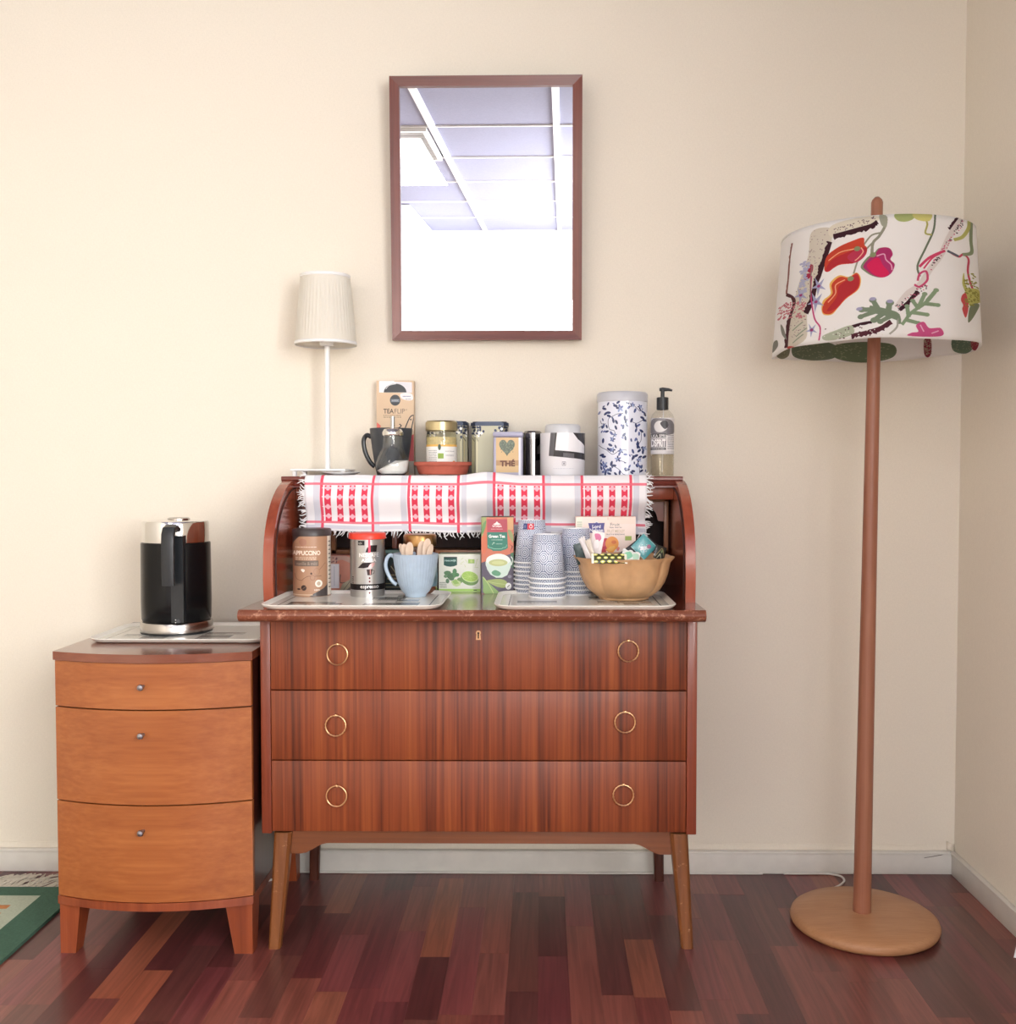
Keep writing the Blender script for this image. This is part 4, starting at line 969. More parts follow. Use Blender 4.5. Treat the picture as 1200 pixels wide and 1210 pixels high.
tray('cream tray on the desk under the coffee tins and blue mug', -.6055, -.214, -.563, -.275, ZS + .0006, 1)
tray('cream tray on the desk under the paper cups and bowl', -.104, .288, -.563, -.275, ZS + .0006, 2)
t4x = onz(112, 756, CZT)[0]
tray('cream tray on the low drawer cabinet under the black kettle', t4x, BX0 - .003, -.385, -.115, CZT + .0006, 3)
ZTR = ZS + .0006 + .0042          # tray floor level

# ================================================================== KETTLE
M_ch = metal('chrome', (226, 226, 224), .08); M_blk = plain('gloss_black', (13, 14, 16), .22, .05, 20, spec=.25); M_mblk = plain('satin_black', (30, 34, 38), .35, .08, 20)
kx, ky = onz(209, 752, CZT + .005); ky += .085; kx = at(209, 740, ky)[0]
ke = thing('electric_kettle', 'glossy black electric kettle with a chrome collar on the low cabinet', 'kettle', (kx, ky, CZT + .0051))
kz = lambda py, y=ky - .08: at(209, py, y)[1] - (CZT + .0051)
z1 = kz(738); z2 = kz(643); z3 = kz(617)
G().lathe([(0, 0), (.0845, 0), (.0845, .003), (.08, .0035)], 64).obj('rubber_foot', M_mblk, ke)
G().lathe([(.07, .003), (.083, .003), (.085, .005), (.085, z1 - .004), (.0825, z1)], 64, cap1=True).obj('base_ring', metal('brushed_steel', (190, 186, 182), .22), ke, ang=40)
G().lathe([(.078, z1), (.0815, z1 + .006), (.0825, z1 + .05), (.0815, z2 - .002), (.0805, z2)], 64, cap0=True, cap1=True).obj('body', M_blk, ke, ang=40)
G().lathe([(.0775, z2), (.0782, z2 + .002), (.0782, z3 - .004), (.076, z3), (.04, z3 + .003), (.0, z3 + .0035)], 64).obj('chrome_collar', M_ch, ke, ang=40)
G().lathe([(.0, z3), (.026, z3 + .003), (.026, z3 + .006), (.022, z3 + .008), (0, z3 + .008)], 32, (.008, .0, 0)).obj('lid_button', metal('brushed_steel', (190, 186, 182), .22), ke)
hx_ = at(203, 650, ky - .1)[0] - kx
g = G(); g.prism([(hx_ - .009, z1 + .004), (hx_ + .0205, z1 + .004), (hx_ + .0205, z2 + .02), (hx_ - .009, z2 + .02)], 'Y', -.0845, -.06); g.obj('handle_mount', M_mblk, ke)
zh0 = kz(693, ky - .13)
def bar(pts, wx, wy):   # rounded-rectangular strap swept through pts (y, z)
    g = G(); v = []; n = len(pts); sg = 12
    for i, (y, z) in enumerate(pts):
        a = pts[max(i - 1, 0)]; b_ = pts[min(i + 1, n - 1)]; dy, dz = b_[0] - a[0], b_[1] - a[1]; l = math.hypot(dy, dz); ny, nz = -dz / l, dy / l
        for k in range(sg):
            t = 2 * PI * k / sg; c, s_ = math.cos(t), math.sin(t); c = abs(c) ** .6 * math.copysign(1, c); s_ = abs(s_) ** .6 * math.copysign(1, s_)
            v.append((hx_ - .004 + wx * c, y + ny * wy * s_, z + nz * wy * s_))
    f = [tuple(range(sg)), tuple((n - 1) * sg + k for k in range(sg - 1, -1, -1))] + [(i * sg + k, i * sg + (k + 1) % sg, (i + 1) * sg + (k + 1) % sg, (i + 1) * sg + k) for i in range(n - 1) for k in range(sg)]
    return g.add(v, f, None, True)
ht = z3 - .004
bar([(-.070, ht - .014), (-.092, ht - .008), (-.106, ht - .012), (-.113, ht - .024), (-.115, ht - .05), (-.115, zh0 + .02), (-.114, zh0)], .0155, .0075).obj('handle', M_mblk, ke)
sxk = at(202.5, 734, ky - .085)[0] - kx; szk = kz(734)
G().lathe([(0, 0), (.0045, 0), (.0045, .003), (0, .0035)], 18).xf(Matrix.Translation((hx_ + .008, -.0845, szk)) @ Matrix.Rotation(R(90), 4, 'X')).obj('switch_button', plain('grey_button', (70, 74, 78), .3), ke)
for dz in (-.003, .0035): G().lathe([(0, 0), (.0012, 0), (.0012, .0006), (0, .0006)], 10).xf(Matrix.Translation((hx_ + .0012, -.0846, szk + dz)) @ Matrix.Rotation(R(90), 4, 'X')).obj('indicator_mark', M_lw, ke, 'tiny white mark beside the switch')

# ================================================================== THINGS ON THE DESK TOP
def face(x, y): return -math.atan2(x, y + WALL_D)
def spot(pxc, pyb, y, z):          # centre pixel, base level
    return at(pxc, pyb, y)[0]
def hgt(px, py, y, z): return at(px, py, y)[1] - z
def wid(pa, pb, py, y): return at(pb, py, y)[0] - at(pa, py, y)[0]
def carton(name, label, px0, px1, py0, y, zb, depth, art, side, rz=0.0, py_b=None, cat='box', mname=None, group=None):
    """a printed carton whose front plane stands at y"""
    x0 = at(px0, (py0 + 600) / 2, y)[0]; x1 = at(px1, (py0 + 600) / 2, y)[0]; h = hgt((px0 + px1) / 2, py0, y, zb)
    w_ = x1 - x0; t = thing(name, label, cat, ((x0 + x1) / 2, y + depth / 2, zb), rz, group)
    ms_ = plain(mname or name + '_side', side, .5)
    g = G(); d = depth / 2
    g.box(-w_ / 2, w_ / 2, -d, d, 0, h); o = g.obj('carton', ms_, t)
    g = G(); g.box(-w_ / 2 + .0004, w_ / 2 - .0004, -d - .0004, -d, .0004, h - .0004, mi_front=0); g.obj('printed_front', printed(name + '_' + str(px0) + '_front', art, .35, coat=.15), t)
    g = G(); g.box(-w_ / 2, w_ / 2, -d + .001, d - .001, h, h + .0006); g.obj('lid_flap', ms_, t)
    return t, w_, h
def can(name, label, px0, px1, y, zb, py_top, art, cat, seg=56, z_end=None, prof=None, mat=None, rough=.3, metal_=0.0):
    xc = at((px0 + px1) / 2, (py_top + 600) / 2, y)[0]; r = wid(px0, px1, 600, y - .0) / 2
    t = thing(name, label, cat, (xc, y, zb), face(xc, y)); h = hgt((px0 + px1) / 2, py_top, y - r * .6, zb)
    return t, r, h
# --- kraft tea-strainer box
A = Art((445, 450, 489, 558), 528, 1296, (214, 186, 154))
def Zt(x, y): return (440 + x / 10, 445 + y / 10)
def q(*p): return [Zt(a, b_) for a, b_ in p]
A.poly(q((80, 50), (470, 65), (470, 185), (80, 180)), (222, 220, 226)); A.poly(q((80, 50), (250, 45), (300, 90), (250, 180), (80, 180)), (238, 240, 244))
A.poly(q(*[(270 + 135 * math.cos(R(a)), 180 - 100 * math.sin(R(a))) for a in range(0, 181, 10)]), (50, 54, 58)); A.line(q((160, 140), (200, 100), (280, 82)), .9, (210, 212, 216), True)
A.ell(*Zt(270, 268), 6.2, 6.2, (52, 56, 62)); A.rect(*Zt(220, 255), *Zt(322, 290), (110, 118, 128)); A.text('NORDIC', *Zt(232, 262), *Zt(310, 282), (200, 204, 210))
A.blob(q((330, 200), (400, 185), (470, 200), (480, 260), (420, 270), (350, 250)), (234, 230, 232)); A.lines(*Zt(360, 215), *Zt(455, 235), 1, (110, 120, 160), 1); A.lines(*Zt(395, 248), *Zt(460, 265), 1, (140, 140, 150), 2)
A.text('TEA', *Zt(130, 365), *Zt(252, 418), (74, 62, 54), .02); A.text('FLIP', *Zt(262, 365), *Zt(385, 418), (120, 104, 92)); A.text('®', *Zt(392, 368), *Zt(412, 386), (120, 104, 92))
A.lines(*Zt(130, 430), *Zt(340, 472), 2, (156, 134, 112), 3)
A.poly(q((30, 500), (100, 560), (60, 640), (30, 640)), (220, 96, 84)); A.poly(q((440, 680), (495, 650), (510, 960), (430, 960)), (206, 84, 86)); A.poly(q((430, 960), (510, 960), (510, 1100), (430, 1100)), (190, 176, 160))
A.line(q((300, 590), (340, 560), (320, 540)), 1.2, (60, 50, 50), True); A.line(q((380, 600), (440, 470), (480, 440), (490, 460), (460, 600)), 1.3, (60, 52, 52), True); A.line(q((445, 490), (460, 480), (455, 500)), .8, (70, 60, 60), True)
t_, w_, h_b = carton('tea_strainer_box', 'tall kraft cardboard tea strainer box behind the black mug', 445, 489, 450, -.034, ZT, .028, A, (212, 184, 156))
# --- black mug
M_mug = plain('matt_charcoal_glaze', (58, 62, 68), .45, .08, 40)
my = -.088; mx2 = at(462, 530, my)[0]; mh_ = hgt(462, 505.5, my - .04, ZT); mr = wid(437, 487, 510, my) / 2
t = thing('black_mug', 'large charcoal black mug on the desk top behind the sugar dispenser', 'mug', (mx2, my, ZT))
G().lathe([(0, .001), (mr * .62, 0), (mr * .66, .003), (mr * .74, .02), (mr * .9, mh_ * .6), (mr, mh_ - .001), (mr * .985, mh_), (mr * .95, mh_ - .002), (mr * .86, mh_ * .55), (mr * .66, .012), (0, .008)], 48).obj('cup_body', M_mug, t, ang=50)
G().tube(sm3([(-mr * .93, 0, mh_ * .82), (-mr * 1.15, 0, mh_ * .86), (-mr * 1.3, 0, mh_ * .74), (-mr * 1.22, 0, mh_ * .5), (-mr * 1.0, 0, mh_ * .3), (-mr * .78, 0, mh_ * .2)]), .0058, 10).obj('handle', M_mblk, t)
# --- sugar dispenser
M_gl, nt, b = nmat('clear_glass'); b.inputs['Base Color'].default_value = (1, 1, 1, 1); setp(b, rough=.02, trans=1.0, ior=1.45)
sy = -.176; sx2 = at(464, 540, sy)[0]; ZT2 = ZT + .0045; Hs = hgt(464, 511, sy, ZT2); sr = wid(444, 484, 540, sy) / 2
t = thing('sugar_dispenser', 'pear-shaped glass sugar dispenser with a steel spout', 'sugar dispenser', (sx2, sy, ZT2))
prof = [(0, 0), (sr * .72, 0), (sr * .9, .006), (sr, .02), (sr * .97, .03), (sr * .8, .048), (sr * .62, .064), (sr * .55, .078), (sr * .56, Hs)]
flu = lambda th, k: 1 + (.02 * math.sin(9 * th + k * .9) if 2 < k < 8 else 0)
G().lathe(prof, 54, rad=flu).obj('glass_body', thin_glass('dispenser_glass', (.95, .97, .96), .08), t, ang=60)
g = G(); v = []; nn = 32
sug = [(0, .002), (sr * .68, .002), (sr * .85, .008), (sr * .93, .02)]
g.lathe(sug, 32); o_ = len(g.v); top = [(sr * .93 * math.sin(2 * PI * i / 32), sr * .93 * math.cos(2 * PI * i / 32), .022 + .013 * math.sin(2 * PI * i / 32)) for i in range(32)]
base_i = 3 * 32
g.v[base_i:base_i + 32] = top; g.add([(.006, 0, .034)], []); g.f += [(base_i + i, base_i + (i + 1) % 32, len(g.v) - 1) for i in range(32)]; g.mi += [0] * 32; g.uv += [None] * 32; g.smoothf += [True] * 32
g.obj('sugar', plain('white_sugar', (244, 243, 240), .9, .04, 900, .6), t)
G().lathe([(sr * .60, Hs - .008), (sr * .62, Hs - .006), (sr * .62, Hs + .001), (sr * .5, Hs + .008), (.007, Hs + .011)], 40).obj('steel_cap', M_ch, t, ang=40)
zz_ = hgt(464, 492, sy, ZT2)
G().lathe([(.0055, Hs + .010), (.0055, zz_), (.0044, zz_), (.0044, Hs + .010)], 20).obj('spout', metal('steel_spout', (186, 184, 184), .25), t)
# --- terracotta dish with honey jar
dy_ = -.150; dx_ = at(523, 552, dy_)[0]; dr_ = wid(489, 557, 547, dy_) / 2; dh = hgt(523, 545.5, dy_ - dr_, ZT2)
M_tc = plain('terracotta', (178, 92, 74), .7, .08, 60, .2)
tag(G().lathe([(0, .001), (dr_ * .82, 0), (dr_ * .84, .003), (dr_ * .93, dh * .7), (dr_, dh * .72), (dr_, dh), (dr_ * .95, dh), (dr_ * .88, dh * .6), (dr_ * .8, .005), (0, .005)], 56).obj('terracotta_dish', M_tc, loc=(dx_, dy_, ZT2)), 'shallow terracotta plant dish under the honey jar', 'dish')
jz = ZT2 + .0055; jy = dy_ - .003; jx = at(521.5, 530, jy)[0]; jr = wid(504.5, 540.5, 530, jy) / 2; jh = hgt(521, 508.5, jy - jr * .6, jz); jt = hgt(521, 497.5, jy, jz)
A = Art((0, 0, 100, 100), 400, 400, (236, 236, 232), cyl=True)
A.rect(0, 0, 100, 8, (232, 186, 96)); A.ell(43, 10, 5, 12, (70, 90, 70)); A.lines(8, 20, 34, 82, 9, (150, 154, 156), 4); A.rect(38, 34, 57, 54, (140, 172, 70)); A.text('Dansk', 38, 66, 56, 76, (60, 60, 60), .02); A.lines(38, 82, 58, 88, 1, (70, 70, 70), 5)
A.lines(62, 24, 92, 28, 1, (110, 114, 118), 6); A.lines(64, 38, 90, 46, 2, (150, 152, 156), 7); A.text('a', 86, 62, 97, 88, (206, 140, 70), .03); A.lines(68, 66, 80, 70, 1, (140, 140, 140), 8)
t = thing('honey_jar', 'labelled glass jar with a gold lid standing in the terracotta dish', 'jar', (jx, jy, jz), face(jx, jy))
G().lathe([(0, 0), (jr * .95, 0), (jr, .004), (jr, jh * .86), (jr * .94, jh * .96), (jr * .94, jh)], 48).obj('glass_body', thin_glass('jar_glass', (.93, .92, .86), .06), t)
G().lathe([(0, .003), (jr * .93, .003), (jr * .955, .007), (jr * .955, jh * .84), (0, jh * .84)], 40).obj('contents', plain('pale_granules', (214, 200, 150), .8, .15, 200), t)
G().lathe([(jr * 1.006, .004), (jr * 1.006, jh * .66)], 56, uvs=True).obj('paper_label', printed('jar_label', A, .5), t)
M_gold = metal('pale_gold', (190, 178, 140), .3)
G().lathe([(jr * .98, jh - .001), (jr * 1.03, jh), (jr * 1.03, jt - .004), (jr * .93, jt), (0, jt)], 48, rad=lambda th, k: 1 + (.012 * (math.cos(8 * th)) if k in (1, 2) else 0)).obj('lid', M_gold, t, ang=40)
# --- two olive tins with blue flowers
def tin_art(w0=0):
    A = Art((0, 0, 100, 130), 400, 520, (168, 164, 142)); r = random.Random(4)
    A.rect(3, 22, 6, 130, (196, 188, 150)); A.rect(94, 22, 97, 130, (196, 188, 150))
    for sx_ in (0, 1):
        for k in range(16):
            a = r.uniform(2, 30); b_ = r.uniform(2, 34 - a * .6); x = a if not sx_ else 100 - a
            A.ell(x, b_, r.uniform(2.5, 5), r.uniform(2, 4), (44, 52, 76) if r.random() < .75 else (226, 226, 220))
        A.line([(2 + 96 * sx_, 30), (8 + 84 * sx_, 40)], 1.5, (54, 60, 60))
    return A
M_tinp = printed('olive_tin_print', tin_art(), .35, .35)
def square_tin(label, pa, pb, y, py_top, group=None):
    w_ = wid(pa, pb, 520, y); x = at((pa + pb) / 2, 530, y)[0]; h = hgt((pa + pb) / 2, py_top, y, ZT); ch = .012; d = .038
    t = thing('tea_caddy', label, 'tin', (x, y + d, ZT), 0, group)
    def oc(i): a, b_ = w_ / 2 - i, d - i; return [(-a + ch, -b_), (a - ch, -b_), (a, -b_ + ch), (a, b_ - ch), (a - ch, b_), (-a + ch, b_), (-a, b_ - ch), (-a, -b_ + ch)]
    hb = h - .011
    g = G(); g.prism(oc(.001), 'Z', 0, hb); g.uv = [None] * len(g.f)
    for fi, f_ in enumerate(g.f):
        if len(f_) == 4:
            k = fi - 2; P = {0: [(.0, 0), (1, 0), (1, 1), (0, 1)]}.get(k % 2, [(.0, 0), (.12, 0), (.12, 1), (.0, 1)]); g.uv[fi] = P
        else: g.uv[fi] = [(.5, .5)] * 8
    g.obj('tin_body', M_tinp, t, fixn=True)
    M_l = plain('dark_blue_lid', (58, 66, 84), .3, .1, 40, metal=.4)
    g = G(); g.prism(oc(-.0006), 'Z', hb, h - .003); g.prism(oc(.004), 'Z', h - .003, h); g.obj('lid', M_l, t); return t
square_tin('olive tin with blue flowers right behind the honey jar', 503, 552, -.083, 497.5)
square_tin('olive tin with a dark blue lid between the jar and the heart tin', 556, 600, -.083, 498)
# --- lavender tin with a heart
A = Art((582, 510, 618, 558), 432, 576, (176, 174, 196))
def Zh(x, y): return (570 + x / 9.23, 490 + y / 9.23)
A.rect(*Zh(110, 215), *Zh(450, 245), (150, 150, 172)); A.rect(*Zh(110, 262), *Zh(140, 640), (160, 160, 184)); A.rect(*Zh(385, 262), *Zh(408, 640), (226, 228, 238))
A.rect(*Zh(160, 282), *Zh(386, 602), (214, 184, 138)); 
hp = [(270 + 78 * (16 * math.sin(a) ** 3) / 16, 380 - 5.0 * (13 * math.cos(a) - 5 * math.cos(2 * a) - 2 * math.cos(3 * a) - math.cos(4 * a))) for a in [2 * PI * k / 40 for k in range(40)]]
A.poly([Zh(a, b_) for a, b_ in hp], (104, 116, 104))
r = random.Random(2)
for _ in range(60): a = r.uniform(205, 335); b_ = r.uniform(330, 430); A.ell(*Zh(a, b_), .5, .4, (140, 152, 130) if abs(a - 270) < 130 - (b_ - 330) else (104, 116, 104))
A.rect(*Zh(160, 498), *Zh(386, 542), (186, 150, 112)); A.text('THÉ', *Zh(200, 488), *Zh(350, 550), (104, 66, 52), .05)
lx0 = at(582, 530, -.165)[0]; lx1 = at(618, 530, -.165)[0]; lh = hgt(600, 510, -.165, ZT); lw_ = lx1 - lx0
t = thing('heart_tea_tin', 'small lavender tin with a green heart on a kraft label', 'tin', ((lx0 + lx1) / 2, -.135, ZT))
M_lav = plain('lavender_enamel', (168, 168, 192), .35, .05, 60, coat=.2)
g = G(); g.box(-lw_ / 2 + .001, lw_ / 2 - .001, -.03, .03, 0, lh - .013, .004); g.obj('tin_body', M_lav, t)
g = G(); g.box(-lw_ / 2 + .0035, lw_ / 2 - .0035, -.0308, -.029, .002, lh - .0145, mi_front=0); g.obj('kraft_label', None or printed('heart_label', (lambda: (setattr(A, 'a', A.a[150:, 40:400]), setattr(A, 'H', A.a.shape[0]), setattr(A, 'W', A.a.shape[1]), A)[-1])(), .5), t)
g = G(); g.box(-lw_ / 2, lw_ / 2, -.0312, .0312, lh - .0128, lh, .004); g.obj('lid', M_lav, t)
# --- steel canister
cy2 = -.088; cr_ = wid(617.5, 640.5, 530, cy2) / 2; cx2 = at(629, 530, cy2)[0]; ch_ = hgt(629, 509, cy2, ZT)
t = thing('steel_canister', 'narrow polished steel canister between the heart tin and white tin', 'canister', (cx2, cy2, ZT))
G().lathe([(0, 0), (cr_, 0), (cr_, ch_ - .021)], 40).obj('canister_body', metal('polished_steel', (120, 116, 114), .1), t, ang=40)
G().lathe([(cr_ * 1.04, ch_ - .021), (cr_ * 1.04, ch_ - .018), (cr_ * .98, ch_ - .0175), (cr_ * .98, ch_ - .006), (cr_ * .8, ch_ - .001), (0, ch_)], 40, cap0=True).obj('lid', metal('steel_lid', (150, 148, 148), .16), t, ang=40)
# --- white coffee tin
wy = -.131; wr = wid(638, 691, 530, wy) / 2; wx = at(664.5, 530, wy)[0]; wh = hgt(664, 511, wy - wr, ZT); wl = hgt(664, 501, wy - .02, ZT)
A = Art((638, 511, 691, 558), 636, 564, (232, 232, 236), cyl=True)
A.poly([Zh(a, b_) for a, b_ in ((740, 195), (1120, 195), (1120, 470), (720, 425))], (52, 52, 56)); A.poly([Zh(a, b_) for a, b_ in ((740, 195), (790, 195), (770, 430), (720, 425))], (92, 92, 98))
A.poly([Zh(a, b_) for a, b_ in ((810, 195), (985, 195), (1040, 260), (1110, 325), (1110, 400), (790, 368))], (240, 240, 244)); A.poly([Zh(a, b_) for a, b_ in ((880, 395), (1000, 402), (1000, 450), (880, 440))], (98, 98, 104))
A.line([Zh(a, b_) for a, b_ in ((868, 485), (905, 485), (905, 520), (868, 520), (868, 485))], .5, (110, 110, 116)); A.ell(*Zh(887, 502), 1.1, 1.1, (150, 150, 156)); A.lines(*Zh(770, 548), *Zh(1000, 556), 1, (196, 198, 210), 3)
t = thing('white_coffee_tin', 'round white tin with black angular print and a pale lid', 'tin', (wx, wy, ZT), face(wx, wy))
G().lathe([(wr * .99, 0), (wr, .001), (wr, wh)], 64, uvs=True, cap0=True, cap1=True).obj('tin_body', printed('coffee_tin_print', A, .25, coat=.3), t)
G().lathe([(wr * .79, wh), (wr * .79, wl - .006), (wr * .72, wl - .001), (wr * .6, wl), (0, wl)], 48).obj('lid', plain('pale_grey_lid', (206, 208, 212), .3), t, ang=50)
# --- tall floral canister
fy = -.120; fr_ = wid(705, 764.5, 520, fy) / 2; fx = at(735, 520, fy)[0]; fh = hgt(735, 473.5, fy - fr_, ZT); ft = hgt(735, 461.5, fy - fr_, ZT)
A = Art((704, 472, 766, 558), 744, 1032, (226, 230, 244), cyl=True)
def Zf(x, y): return (700 + x / 10.53, 450 + y / 10.53)
nv, mb, lb = (44, 58, 104), (92, 106, 160), (150, 166, 206); r = random.Random(8)
def vine(pts, w_=.5, col=(60, 66, 100)): A.line([Zf(a, b_) for a, b_ in pts], w_ * 1.3, col, True)
def leaf2(x, y, s_, rot, col): A.ell(*Zf(x, y), s_ / 10.5, s_ * .5 / 10.5, col, rot=rot)
for v_ in ([(380, 385), (300, 390), (240, 415), (190, 440), (180, 500), (200, 570), (260, 590), (275, 640)], [(150, 500), (110, 525), (60, 545)], [(60, 760), (100, 790), (160, 820), (230, 870), (280, 860), (340, 820), (430, 825)], [(640, 450), (600, 480), (550, 500), (490, 480)],
          [(620, 600), (615, 700), (590, 740)], [(560, 930), (590, 1010), (600, 1100)], [(480, 880), (540, 900), (490, 950)], [(250, 1010), (330, 1060), (380, 1110), (450, 1130)], [(340, 950), (400, 965)], [(500, 270), (560, 320), (600, 350), (640, 320)], [(80, 460), (95, 500), (130, 500)]): vine(v_)
for (x, y, s_) in ((335, 320, 62), (240, 820, 46), (350, 835, 46), (310, 930, 50), (240, 690, 44), (130, 1000, 60), (150, 1080, 62), (270, 640, 34), (655, 800, 40), (590, 940, 40), (600, 300, 40), (500, 280, 40)):
    for k in range(5):
        a = 2 * PI * k / 5 + x; leaf2(x + s_ * .45 * math.cos(a), y + s_ * .4 * math.sin(a), s_ * .42, a, (nv, mb, mb, lb)[(k + int(x)) % 4])
    A.ell(*Zf(x, y), s_ / 45, s_ / 45, lb)
for k in range(120):
    x, y = r.uniform(55, 680), r.uniform(240, 1140)
    if r.random() < .55 or y > 950: leaf2(x, y, r.uniform(16, 32), r.uniform(0, 3), (nv, nv, mb, (70, 84, 130))[r.randrange(4)])
for (x, y) in ((130, 320), (150, 380), (185, 370), (190, 410), (250, 470), (290, 485), (400, 440), (420, 470), (380, 545), (390, 640), (410, 680), (490, 465), (550, 530), (630, 430), (660, 460), (620, 590), (575, 740), (580, 780), (640, 840), (510, 915), (550, 890), (210, 760), (100, 880), (125, 900)): leaf2(x, y, 30, r.uniform(0, 3), nv)
t = thing('floral_canister', 'tall white canister printed with blue flowers and vines', 'canister', (fx, fy, ZT), face(fx, fy))
G().lathe([(fr_ * .985, 0), (fr_ * .985, fh)], 72, uvs=True, cap0=True, cap1=True).obj('canister_body', printed('floral_print', A, .22, coat=.3), t)
G().lathe([(fr_ * .99, fh), (fr_ * 1.01, fh + .0005), (fr_ * 1.01, ft - .006), (fr_ * .95, ft - .001), (fr_ * .86, ft), (0, ft)], 64).obj('lid', plain('grey_white_lid', (196, 198, 206), .3), t, ang=50)
# --- soap dispenser
py_ = -.140; pr = wid(768.5, 796, 530, py_) / 2; px3 = at(782.3, 530, py_)[0]; hb_ = hgt(782, 484, py_, ZT); hc = hgt(782, 470, py_, ZT); hp_ = hgt(782, 459, py_, ZT)
t = thing('soap_dispenser', 'clear plastic pump bottle with a black pump and grey label', 'bottle', (px3, py_, ZT), face(px3, py_))
G().lathe([(0, 0), (pr * .94, 0), (pr, .004), (pr, hb_ - .024), (pr * .9, hb_ - .013), (pr * .62, hb_ - .004), (pr * .42, hb_)], 48).obj('bottle_body', thin_glass('clear_plastic', (.96, .955, .93), .06), t, ang=50)
G().lathe([(0, .002), (pr * .93, .002), (pr * .96, .006), (pr * .96, hb_ * .52), (0, hb_ * .52)], 40).obj('liquid', thin_glass('pale_liquid', (.93, .90, .82), .05), t)
A = Art((0, 0, 100, 160), 400, 640, (224, 222, 222), cyl=True)
A.blob([(4, 10), (40, 2), (92, 14), (94, 70), (4, 70)], (120, 118, 122)); A.blob([(14, 34), (30, 14), (60, 20), (72, 44), (50, 62), (24, 60)], (214, 212, 212)); A.blob([(40, 24), (64, 12), (76, 34), (60, 50)], (58, 56, 60))
A.rect(0, 70, 66, 88, (58, 56, 60)); A.text('LKA SPRI', 2, 73, 64, 86, (214, 212, 212), .03); A.rect(0, 92, 66, 130, (130, 128, 132)); A.text('DSPRIT', 2, 94, 64, 128, (236, 234, 234), .04); A.rect(0, 132, 66, 142, (70, 68, 72)); A.lines(4, 134, 60, 140, 1, (200, 200, 200), 3)
A.lines(72, 24, 98, 140, 14, (110, 110, 118), 5); A.rect(0, 145, 100, 160, (206, 204, 206))
G().lathe([(pr * 1.008, hb_ * .33), (pr * 1.008, hb_ - .022)], 56, uvs=True).obj('label', printed('soap_label', A, .4), t)
G().lathe([(pr * .46, hb_ - .001), (pr * .5, hb_), (pr * .5, hc), (pr * .44, hc + .001), (.0045, hc + .001)], 24, rad=lambda th, k: 1 + .02 * math.cos(16 * th)).obj('pump_collar', M_mblk, t)
g = G(); g.tube([(0, 0, hc), (0, 0, hp_ - .003)], .005, 14); g.tube([(-.008, 0, hp_ - .003), (.0, 0, hp_ - .0025), (.014, 0, hp_ - .003), (.024, 0, hp_ - .0055)], [.004, .0052, .0038, .0026], 12); g.obj('pump_head', M_mblk, t)
G().tube([(0, 0, .01), (0.002, 0, hb_)], .0015, 8).obj('dip_tube', M_lw, t)

# ================================================================== THINGS ON THE WRITING LEAF
# --- floral and pink boxes at the back left
A = Art((338, 659, 376, 702), 380, 430, (190, 190, 158)); r = random.Random(6)
for (x, y, rr_, c) in ((341, 665, 4, (214, 128, 124)), (348, 670, 4, (110, 134, 110)), (344, 674, 4, (124, 148, 120)), (347, 680, 5, (196, 190, 178)), (342, 685, 4, (170, 176, 140)), (350, 689, 5, (200, 156, 104)), (342, 695, 4, (150, 160, 120)), (358, 670, 6, (214, 128, 124)), (366, 684, 6, (124, 148, 120))): A.ell(x, y, rr_, rr_ * .8, c)
carton('floral_tea_box', 'pale tea box printed with flowers, half hidden behind the cappuccino tin', 338, 381, 659, -.235, ZS, .06, A, (180, 150, 110), py_b=700)
A = Art((388, 655, 413, 700), 300, 540, (206, 134, 112))
A.blob([(388, 655), (398, 652), (414, 658), (414, 664), (402, 660), (392, 668), (388, 672)], (196, 158, 142)); 
for k in range(14): A.ell(388 + r.random() * 12, 655 + r.random() * 10, .7, .7, (110, 70, 80))
A.rect(391, 665, 400.5, 695, (232, 228, 232)); A.line([(395, 668), (395, 692)], .8, (196, 196, 204)); A.line([(402, 678), (402, 688), (410, 687)], .9, (90, 84, 74), True); A.poly([(400, 700), (404, 690), (414, 683), (414, 700)], (170, 160, 132)); A.line([(404, 699), (413, 686)], .8, (110, 104, 90)); A.poly([(406, 700), (414, 692), (414, 700)], (104, 96, 92))
carton('salmon_tea_box', 'salmon pink box with a white card between the two coffee tins', 387, 413.5, 656.5, -.225, ZS, .055, A, (196, 130, 110))
# --- cappuccino tin
y_ = -.315; r_ = wid(346.3, 390.3, 660, y_) / 2; x_ = at(368.3, 660, y_)[0]; h0 = hgt(368, 634, y_ - r_, ZTR); h1 = hgt(368, 625.5, y_ - r_, ZTR)
A = Art((346, 633, 390, 701), 704, 1088, (170, 130, 102), cyl=True)
def Zc(x, y): return (335 + x / 12.73, 615 + y / 12.73)
def qc(*p): return [Zc(a, b_) for a, b_ in p]
A.poly(qc((130, 200), (720, 200), (720, 185), (500, 190), (330, 205), (230, 235), (165, 300), (130, 360)), (62, 54, 54)); A.rect(*Zc(650, 190), *Zc(705, 1080), (226, 218, 204)); A.rect(*Zc(700, 190), *Zc(760, 1080), (58, 52, 52))
for k in range(12): A.rect(*Zc(665, 300 + k * 60), *Zc(695, 315 + k * 60), (90, 84, 76))
A.blob(qc((230, 300), (280, 260), (340, 290), (330, 350), (260, 360)), (150, 96, 88), .4)
A.lines(*Zc(175, 372), *Zc(500, 392), 1, (228, 208, 190), 1); A.text('CAPPUCCINO', *Zc(95, 432), *Zc(548, 498), (240, 226, 210), .03); A.lines(*Zc(180, 520), *Zc(490, 568), 2, (214, 190, 168), 2)
A.rect(*Zc(160, 575), *Zc(520, 655), (104, 88, 78)); A.text('vanille & mild', *Zc(190, 592), *Zc(500, 640), (156, 138, 122), .01)
